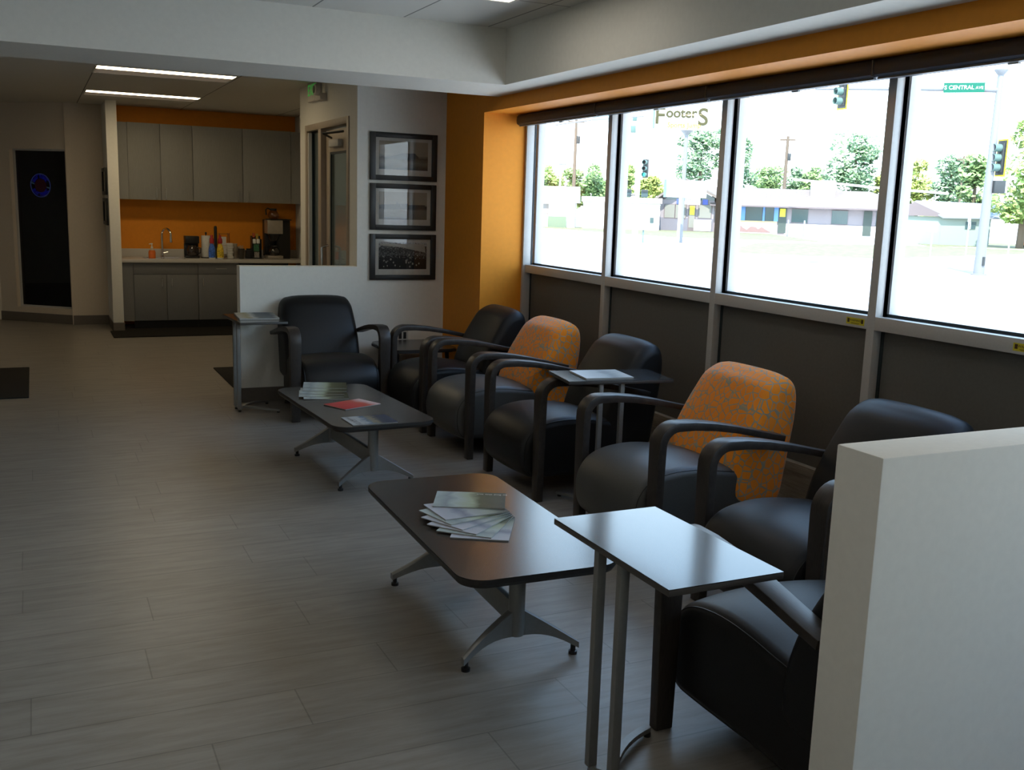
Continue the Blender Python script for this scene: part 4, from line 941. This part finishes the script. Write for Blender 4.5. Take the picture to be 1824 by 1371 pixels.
    for x0, x1, a, b in ((12.9, 13.75, -0.35, 2.34), (21.72, 22.57, -0.35, 2.28)):
        d = B('door', (x0, -0.12, a, x1, -0.05, b), mat('dark_green_door', (0.05, 0.07, 0.06, 1), 0.5), t)
        if x0 < 15: B('yellow_notice', (13.01, -0.14, 1.41, 13.6, -0.12, 2.28), mat('yellow_notice', (0.72, 0.70, 0.06, 1)), d)
    B('yellow_sill_band', (8.05, -0.13, 0.57, 12.78, -0.05, 0.88), mat('pale_yellow_paint', (0.72, 0.55, 0.25, 1), 0.7), t)
    bm = bmesh.new(); prism(bm, [(8.0, -0.36), (12.3, -0.36), (11.6, 0.0), (11.2, 0.26), (10.8, 0.0), (10.6, 0.22), (10.0, 0.25), (9.8, 0.1), (9.6, -0.1), (9.2, 0.1), (8.9, 0.36), (8.5, 0.15)], 'y', -0.12, -0.1)
    link('mountain_mural', bm, mat('mural_brown', (0.26, 0.17, 0.16, 1), 0.8), t)
    a = B('rooftop_unit', [(16.1, 2.4, 3.6, 17.2, 4.2, 5.35), (17.2, 2.2, 3.4, 18.7, 4.2, 5.5)], mat('rooftop_white', (0.6, 0.62, 0.64, 1), 0.6), t, 0.03)
    B('roof_vent', [(11.5, 1.5, 3.3, 11.8, 1.8, 4.2)], WHT, t)
shop()
def sheds():
    t = empty('white_house', (50.3, 100.0, 0), R_(-30), 'pale white house at the far left behind the utility pole', 'house')
    B('wall', (-4, 0, GZ, 3.9, 7, 2.3), WHT, t)
    bm = bmesh.new(); prism(bm, [(-0.5, 2.2), (3.6, 4.0), (7.5, 2.2)], 'x', -4.4, 4.3)
    link('roof', bm, ROOFW, t)
    B('window', (0.4, -0.05, 0.9, 1.0, 0, 2.0), mat('brown_grey_window', (0.25, 0.22, 0.2, 1)), t)
    B('garbage_bin', (1.0, -1.0, GZ, 3.0, -0.3, 0.7), mat('green_bin', (0.16, 0.22, 0.15, 1)), t)
    t = empty('white_building', (54.3, 97.4, 0), R_(-30), 'long white flat building between the utility pole and the brown-roofed shop', 'building')
    B('wall', (0, 0, GZ, 8.3, 2.4, 2.4), WHT, t); B('roof', (-0.2, -0.4, 2.4, 8.5, 2.6, 2.95), ROOFW, t)
    B('window', (7.3, -0.05, 0.3, 7.7, 0, 0.9), DWIN, t)
sheds()
def green_house():
    t = empty('green_house', (70.63, 63.54, 0), math.atan2(61.1-63.54, 72.74-70.63), 'small pale green house with grey gabled roof right of the shop', 'house')
    GR = mat('pale_green_siding', (0.24, 0.29, 0.25, 1), 0.8)
    # corner at origin; x along the lit side, gable face runs along y
    bm = bmesh.new(); prism(bm, [(0, GZ), (5.5, GZ), (5.5, 1.95), (1.9, 3.0), (0, 1.95)][0:5], 'x', 0, 3.9); link('wall', bm, GR, t)
    B('side_wing', (-3.6, 0.0, GZ, 0.02, 0.6, 1.9), GR, t)
    bm = bmesh.new(); prism(bm, [(-3.9, 1.95), (0.25, 1.90), (0.25, 2.0), (-2.2, 3.1), (-3.9, 2.3)], 'y', -0.25, 0.9); link('gable', bm, FASC, t)
    bm = bmesh.new(); vv = [bm.verts.new(p) for p in ((0.15, -0.4, 1.9), (4.6, -0.4, 1.95), (4.4, 4.0, 3.15), (-2.3, 4.0, 3.3), (-2.3, 0.5, 3.15))]
    bm.faces.new((vv[0], vv[1], vv[2], vv[3], vv[4])); r = bmesh.ops.extrude_face_region(bm, geom=bm.faces[:])
    for v in r['geom']:
        if isinstance(v, bmesh.types.BMVert): v.co.z -= 0.12
    link('roof', bm, mat('grey_blue_roof', (0.22, 0.235, 0.26, 1), 0.7), t)
    w = B('window', (1.95, -0.06, 0.95, 2.75, 0, 1.55), DWIN, t); B('mullion', (2.32, -0.08, 0.95, 2.38, -0.06, 1.55), WHT, w)
    B('door', (3.2, -0.05, GZ, 3.8, 0, 1.6), mat('pale_blue_door', (0.3, 0.42, 0.5, 1)), t)
    t = empty('orange_car', (76.5, 58.0, GZ), R_(-40), 'orange parked vehicle under the big tree at the right', 'car')
    B('body', (-1.8, -0.8, 0.25, 1.8, 0.8, 0.85), mat('orange_car_paint', (0.6, 0.2, 0.08, 1), 0.3), t, 0.12)
    B('cabin', (-1.0, -0.7, 0.85, 1.0, 0.7, 1.3), DWIN, t, 0.15)
    for sx in (-1.1, 1.1):
        for sy in (-0.8, 0.66):
            bm = bmesh.new(); lathe(bm, [(0.3, 0), (0.3, 0.14)], n=16, axis='y')
            for v in bm.verts: v.co += Vector((sx, sy, 0.3))
            link('wheel', bm, BLACK, t, smooth=True)
green_house()

# poles, signals, signs
SIGBLK = mat('signal_black', (0.03, 0.035, 0.035, 1), 0.5); VIS = mat('visor_green_grey', (0.10, 0.17, 0.15, 1), 0.5)
YBP = mat('yellow_backplate', (0.80, 0.62, 0.02, 1), 0.6)
def signal(name, loc, rz, lab, group, h=1.15, back=True, lit=None):
    """three-lens head; local -y is the lens side"""
    t = empty(name, loc, rz, lab, 'traffic signal', group)
    w = 0.36
    if back:
        B('backplate', (-w/2-0.13, 0.02, -h/2-0.15, w/2+0.13, 0.04, h/2+0.15), YBP, t)
        B('backplate_face', (-w/2-0.07, 0.0, -h/2-0.09, w/2+0.07, 0.02, h/2+0.09), SIGBLK, t)
    B('housing', (-w/2, -0.06, -h/2, w/2, 0.14, h/2), SIGBLK, t, 0.02)
    for k in range(3):
        z = h/2 - h/6 - k*h/3
        bm = bmesh.new(); n = 16; ra, rb = [], []; r = 0.15
        inner = 0.135
        for yy, rr in ((-0.06, r), (-0.36, r)):
            ring = [bm.verts.new((rr*math.cos(2*PI*i/n), yy, z+rr*math.sin(2*PI*i/n))) for i in range(n)]; ra.append(ring)
            ring = [bm.verts.new((inner*math.cos(2*PI*i/n), yy, z+inner*math.sin(2*PI*i/n))) for i in range(n)]; rb.append(ring)
        for q in (ra, rb):
            for i in range(n): bm.faces.new((q[0][i], q[0][(i+1) % n], q[1][(i+1) % n], q[1][i]))
        for j in (0, 1):
            for i in range(n): bm.faces.new((ra[j][i], ra[j][(i+1) % n], rb[j][(i+1) % n], rb[j][i]))
        link('visor', bm, VIS, t, smooth=True)
        bm = bmesh.new(); lathe(bm, [(0.13, -0.075), (0.13, -0.062)], n=16, axis='y')
        for v in bm.verts: v.co.z += z
        m = mat('signal_lens_dark', (0.05, 0.03, 0.03, 1), 0.3)
        if lit == k: m = emit_mat('signal_green_lit', (0.1, 0.9, 0.95, 1), 1.6)
        link('lens', bm, m, t, smooth=True)
    return t
def facing(loc, skew=0.0):
    return math.atan2(-loc[0], loc[1])*-1 if False else math.atan2(loc[1], loc[0]) - PI/2 + skew
def corner_pole():
    x, y = 34.70, 29.04
    t = empty('signal_pole', (x, y, GZ), 0, 'tall pale traffic pole with mast arm at the right street corner', 'pole')
    bm = bmesh.new(); lathe(bm, [(0.30, 0), (0.30, 0.05), (0.215, 0.06), (0.195, 1.2), (0.12, 7.3), (0.115, 7.85)], n=20); link('shaft', bm, POLE, t, smooth=True)
    L('pole_cap', [(0.12, 7.85), (0.26, 8.02), (0.26, 8.06)], POLE, t)
    d = Vector((30.3-x, 33.6-y, 0)).normalized()
    T('mast_arm', [(0, 0, 7.28), d*3.0+Vector((0, 0, 7.36)), d*6.3+Vector((0, 0, 7.40)), d*7.0+Vector((0, 0, 7.40))], [0.11, 0.085, 0.06, 0.05], POLE, t, n=10)
    B('hand_hole', (-0.10, -0.24, 0.4, 0.0, -0.19, 0.75), SIGBLK, t)
    g = empty('street_sign', (33.88, 30.05, 6.86), math.atan2(-0.77, 0.66)+0.08, 'green street name sign reading S CENTRAL AVE on the mast arm', 'sign')
    B('sign_panel', (-0.75, -0.33, -0.19, 0.75, -0.30, 0.19), mat('street_sign_green', (0.008, 0.12, 0.075, 1), 0.6, spec=0.2), g)
    text('street_lettering', 'S CENTRAL', 0.215, WHT, g, (-0.18, -0.334, 0.0), (R_(90), 0, 0), 0.003, bold=0.004)
    text('avenue_lettering', 'AVE', 0.16, WHT, g, (0.56, -0.334, -0.01), (R_(90), 0, 0), 0.003)
    signal('traffic_signal', (34.93, 28.80, 4.17), facing((34.9, 28.8), -0.95), 'yellow-edged traffic signal mounted on the pale corner pole', 'traffic signals at the corner')
    signal('traffic_signal', (30.66, 33.34, 6.78), facing((30.7, 33.3), -0.90), 'yellow-edged traffic signal hanging from the mast arm', 'traffic signals at the corner')
    p = empty('pedestrian_signal', (34.92, 28.74, 3.03), facing((34.9, 28.7), 0.5), 'dark square pedestrian signal box on the corner pole', 'pedestrian signal')
    B('box', (-0.22, -0.12, -0.25, 0.22, 0.12, 0.25), SIGBLK, p, 0.02); B('side_cover', (0.20, -0.1, -0.23, 0.32, 0.14, 0.23), mat('teal_grey_cover', (0.35, 0.45, 0.45, 1)), p, 0.01)
corner_pole()
def mid_pole():
    x, y = 36.6, 58.36
    t = empty('signal_pole', (x, y, GZ), 0, 'white traffic pole in the middle distance with two pedestrian boxes', 'pole')
    L('shaft', [(0.26, 0), (0.20, 0.3), (0.15, 8.4), (0.14, 9.0)], WHT, t)
    B('cross_bracket', (-0.9, -0.05, 3.1, 0.9, 0.05, 3.16), SIGBLK, t); t2 = t
    signal('traffic_signal', (37.0, 58.10, 4.40), facing((37, 58), -0.35), 'traffic signal with teal bottom lens on the middle white pole', None, lit=2, h=1.2, back=False)
    for dx, lab in ((-0.58, 'left dark pedestrian box on the middle white pole'), (0.50, 'right dark pedestrian box on the middle white pole')):
        p = empty('pedestrian_signal', (x+dx*0.85, y-dx*0.53, 2.77), facing((x, y)), lab, 'pedestrian signal', 'pedestrian boxes on the middle pole')
        B('box', (-0.22, -0.12, -0.25, 0.22, 0.12, 0.25), mat('teal_black_box', (0.05, 0.08, 0.08, 1)), p, 0.02); B('visor', (-0.20, -0.2, 0.10, 0.20, -0.12, 0.23), SIGBLK, p)
    g = empty('street_sign', (33.9, 58.95, 7.5), facing((33.9, 59)), 'pale teal street sign high behind the farthest window', 'sign')
    B('sign_panel', (-0.5, -0.03, -0.22, 0.85, 0.03, 0.22), mat('faded_teal_sign', (0.30, 0.62, 0.60, 1), 0.5), g)
    T('sign_arm', [(-3.0, 0, -0.5), (-0.5, 0, -0.1), (2.8, 0, 0.2)], 0.05, POLE, g, n=8)
    h = empty('signal_cluster', (36.35, 58.5, 7.25), facing((36, 58)), 'small grey signal cluster near the top of the middle white pole', 'traffic signal')
    B('housing', [(-0.25, -0.1, 0.2, 0.05, 0.1, 0.55)], VIS, h, 0.03)
    B('lower_housing', [(-0.35, -0.1, -0.55, 0.0, 0.1, -0.1)], VIS, h, 0.03)
mid_pole()
def signs():
    ang = facing((40.5, 59.3), 0.0)
    t = empty('pylon_sign', (40.9, 59.25, GZ), ang, 'tall white sign on a post reading FooterS in olive letters', 'sign')
    L('post', [(0.16, 0), (0.13, 6.0), (0.13, 7.35), (0.45, 7.65)], POLE, t)
    B('sign_face', (-2.05, -0.12, 7.66, 2.05, 0.12, 9.7), mat('white_sign_face', (0.80, 0.80, 0.70, 1), 0.6), t)
    B('side_bracket', (-2.35, -0.1, 7.75, -2.2, 0.1, 9.6), mat('teal_grey_post', (0.14, 0.2, 0.2, 1)), t)
    OL = mat('olive_letters', (0.075, 0.070, 0.035, 1), 0.8, spec=0.1)
    for s_, sz, lx, lz in (('F', 1.6, -1.88, 8.55), ('ooter', 0.90, -0.42, 8.78), ('S', 1.6, 1.05, 8.50)):
        text('sign_lettering', s_, sz, OL, t, (lx, -0.13, lz), (R_(90), 0, 0), 0.008, bold=0.026)
    text('small_lettering', 'Sports Jump', 0.46, mat('yellow_letters', (0.42, 0.36, 0.05, 1), 0.8), t, (-0.2, -0.13, 7.98), (R_(90), 0, 0), 0.006, bold=0.012)
    t = empty('blank_sign', (39.53, 57.53, GZ), facing((39.5, 57.5)), 'large blank white sign board on a post before the shop', 'sign')
    L('post', [(0.10, 0), (0.09, 3.1)], mat('beige_post', (0.45, 0.42, 0.36, 1)), t)
    B('board', (-0.95, -0.10, 3.10, 1.70, 0.10, 4.22), WHT, t); B('side_rail', (-1.15, -0.1, 3.08, -0.96, 0.1, 4.25), mat('teal_grey_post', (0.14, 0.2, 0.2, 1)), t)
    t = empty('mailbox', (37.35, 58.5, GZ), facing((37.4, 58.5)), 'pale street mailbox on a thin leg by the road', 'mailbox')
    B('box', (-0.38, -0.2, 0.85, 0.38, 0.2, 1.30), mat('pale_teal_box', (0.55, 0.66, 0.62, 1)), t, 0.05); L('leg', [(0.06, 0), (0.05, 0.86)], mat('teal_grey_post', (0.14, 0.2, 0.2, 1)), t)
signs()
def utility(name, x, y, top, lab, r, arm):
    t = empty(name, (x, y, GZ), facing((x, y)), lab, 'pole')
    L('shaft', [(r*1.4, 0), (r, top*0.95), (r*0.9, top-GZ)], WOODP, t)
    if arm:
        B('crossarm', (-arm, -0.08, top-GZ-0.55, arm, 0.08, top-GZ-0.35), WOODP, t)
        L('transformer', [(0.22, top-GZ-3.0), (0.24, top-GZ-2.9), (0.24, top-GZ-2.2), (0.18, top-GZ-2.1)], SIGBLK, t, cx=0.3)
utility('utility_pole', 59.62, 109.5, 12.3, 'tall wooden utility pole seen through the farthest window', 0.17, 1.0)
utility('utility_pole', 86.8, 103.4, 11.4, 'wooden utility pole rising behind the brown shingle roof', 0.19, 0.95)
utility('utility_pole', 96.3, 84.3, 8.9, 'thin pole rising among trees behind the green house', 0.10, 0.7)
t = empty('street_light', (58.3, 110.6, GZ), 0, 'pale slim street light left of the utility pole', 'street light')
L('shaft', [(0.14, 0), (0.10, 7.3)], WHT, t); B('lamp_head', (-0.6, -0.5, 7.3, 0.6, 0.5, 7.4), POLE, t)
tag(T('boom_cable', [(72.6, 85.3, 5.36), (78.8, 79.6, 4.69), (83.6, 74.6, 4.24)], 0.13, WHT, None, n=6), 'long thin white boom slanting over the brown shingle roof', 'boom')
for (x, y, lab) in ((68.0, 80.0, 'left steel bollard before the mauve wall'), (69.2, 79.0, 'right steel bollard before the mauve wall')):
    tag(L('bollard', [(0.09, GZ), (0.09, 1.10), (0.05, 1.16)], POLE, None, cx=x, cy=y), lab, 'bollard', 'bollards in front of the shop')
for (x, y, h, lab) in ((45.5, 39.05, 2.1, 'thin white post sign right of the green house window'), (44.35, 40.4, 1.5, 'small white yard sign before the green house'), (46.85, 37.5, 1.3, 'leaning white yard sign under the big tree')):
    t = empty('yard_sign', (x, y, GZ), facing((x, y)), lab, 'sign', 'small white signs on the verge')
    L('post', [(0.035, 0), (0.035, h-GZ-0.2)], WHT, t)
    B('board', (-0.24 if h < 2 else -0.07, -0.03, h-GZ-0.5, 0.24 if h < 2 else 0.07, -0.01, h-GZ), WHT, t)

# trees: crowns made of thousands of small leaves, each tree its own
LEAFM = []
for i, c in enumerate(((0.22, 0.33, 0.12, 1), (0.30, 0.40, 0.12, 1), (0.21, 0.32, 0.17, 1), (0.36, 0.42, 0.11, 1))):
    LEAFM.append(mat('leaf_green_%s' % ['mid', 'light', 'blue', 'yellow'][i], c, 0.7, var=0.5, nscale=0.5))
BARK = mat('bark', (0.12, 0.09, 0.06, 1), 0.9)
def tree(x, y, zb, zt, r, m, lab, group, seed, leaf=0.30, n=2600, base=None):
    rnd = random.Random(seed)
    t = empty('tree', (x, y, GZ), 0, lab, 'tree', group)
    L('trunk', [(0.05*r+0.12, 0), (0.03*r+0.08, (zt-GZ)*0.6), (0.04, (zt-GZ)*0.85)], BARK, t, n=8)
    bm = bmesh.new()
    lo = (zb-GZ) if base is None else base-GZ
    H = zt-GZ-lo
    blobs = []
    for k in range(16):
        a = rnd.uniform(0, 2*PI); q = rnd.uniform(0.1, 0.72); zz = lo+H*rnd.uniform(0.15, 0.86)
        taper = math.sqrt(max(0.15, 1-((zz-lo)/H-0.42)**2*2.3))
        blobs.append((q*r*math.cos(a)*taper, q*r*math.sin(a)*taper, zz, r*rnd.uniform(0.26, 0.46)))
    blobs.append((0, 0, lo+H*0.86, r*0.30)); blobs.append((0, 0, lo+H*0.5, r*0.6))
    for k in range(n):
        bx_, by_, bz_, br = rnd.choice(blobs)
        v = Vector((rnd.gauss(0, 1), rnd.gauss(0, 1), rnd.gauss(0, 1))).normalized()*br*rnd.uniform(0.72, 1.05)
        c = Vector((bx_, by_, bz_))+Vector((v.x, v.y, v.z*0.8))
        u = Vector((rnd.gauss(0, 1), rnd.gauss(0, 1), rnd.gauss(0, 1))).normalized(); w = u.orthogonal().normalized()
        s = leaf*rnd.uniform(0.6, 1.3)
        q = [bm.verts.new(c+u*s*0.9), bm.verts.new(c+w*s*0.5), bm.verts.new(c-u*s*0.9), bm.verts.new(c-w*s*0.5)]
        bm.faces.new(q)
    link('crown', bm, m, t)
TR = [(63.7, 124.7, 7.6, 2.6, 1), (66.7, 123.1, 7.3, 2.4, 0), (69.4, 121.8, 7.8, 3.0, 0), (70.6, 115.2, 7.8, 1.7, 1), (73.2, 113.4, 6.3, 2.4, 3), (77.6, 108.8, 12.5, 4.0, 2), (85.5, 110.8, 12.6, 3.0, 2),
      (94.6, 116.4, 8.6, 3.4, 0), (97.6, 113.9, 8.8, 2.8, 2), (99.6, 112.2, 9.0, 2.6, 0), (95.1, 100.0, 12.6, 4.6, 2), (98.8, 98.3, 8.2, 2.4, 3), (94.7, 89.1, 9.0, 3.4, 3), (97.1, 86.5, 9.8, 3.2, 2),
      (83.6, 71.5, 8.3, 2.6, 0), (73.2, 57.6, 11.0, 3.6, 1), (74.0, 53.2, 10.0, 3.4, 1)]
TL = ['yellow-green tree at the far left behind the white house', 'rounded green tree just left of the tall utility pole', 'wide green tree right of the tall utility pole', 'narrow tree just left of the middle white pole',
      'low yellow-green tree behind the middle traffic signal', 'tall tree with hanging branches beside the FooterS sign', 'tall bluish tree right of the third mullion', 'low tree left of the pole behind the brown roof',
      'low dark tree right of the pole behind the brown roof', 'green tree directly behind the rooftop unit', 'largest bluish-green tree above the shop roof', 'light tree just beyond the thick mullion, left of the green house',
      'yellow-green tree over the green house ridge', 'bluish tree right of the green house chimney line', 'green tree left of the corner signal pole', 'big bright green tree behind the corner signal pole', 'bright green tree at the right picture edge']
for i, (x, y, zt_, r, k) in enumerate(TR):
    tree(x, y, 0.6 if i < 15 else 0.3, zt_, r, LEAFM[k], TL[i], 'trees across the street', 100+i, leaf=0.34, n=2600 if i not in (10, 15, 16) else 4200, base=3.0 if i == 5 else None)
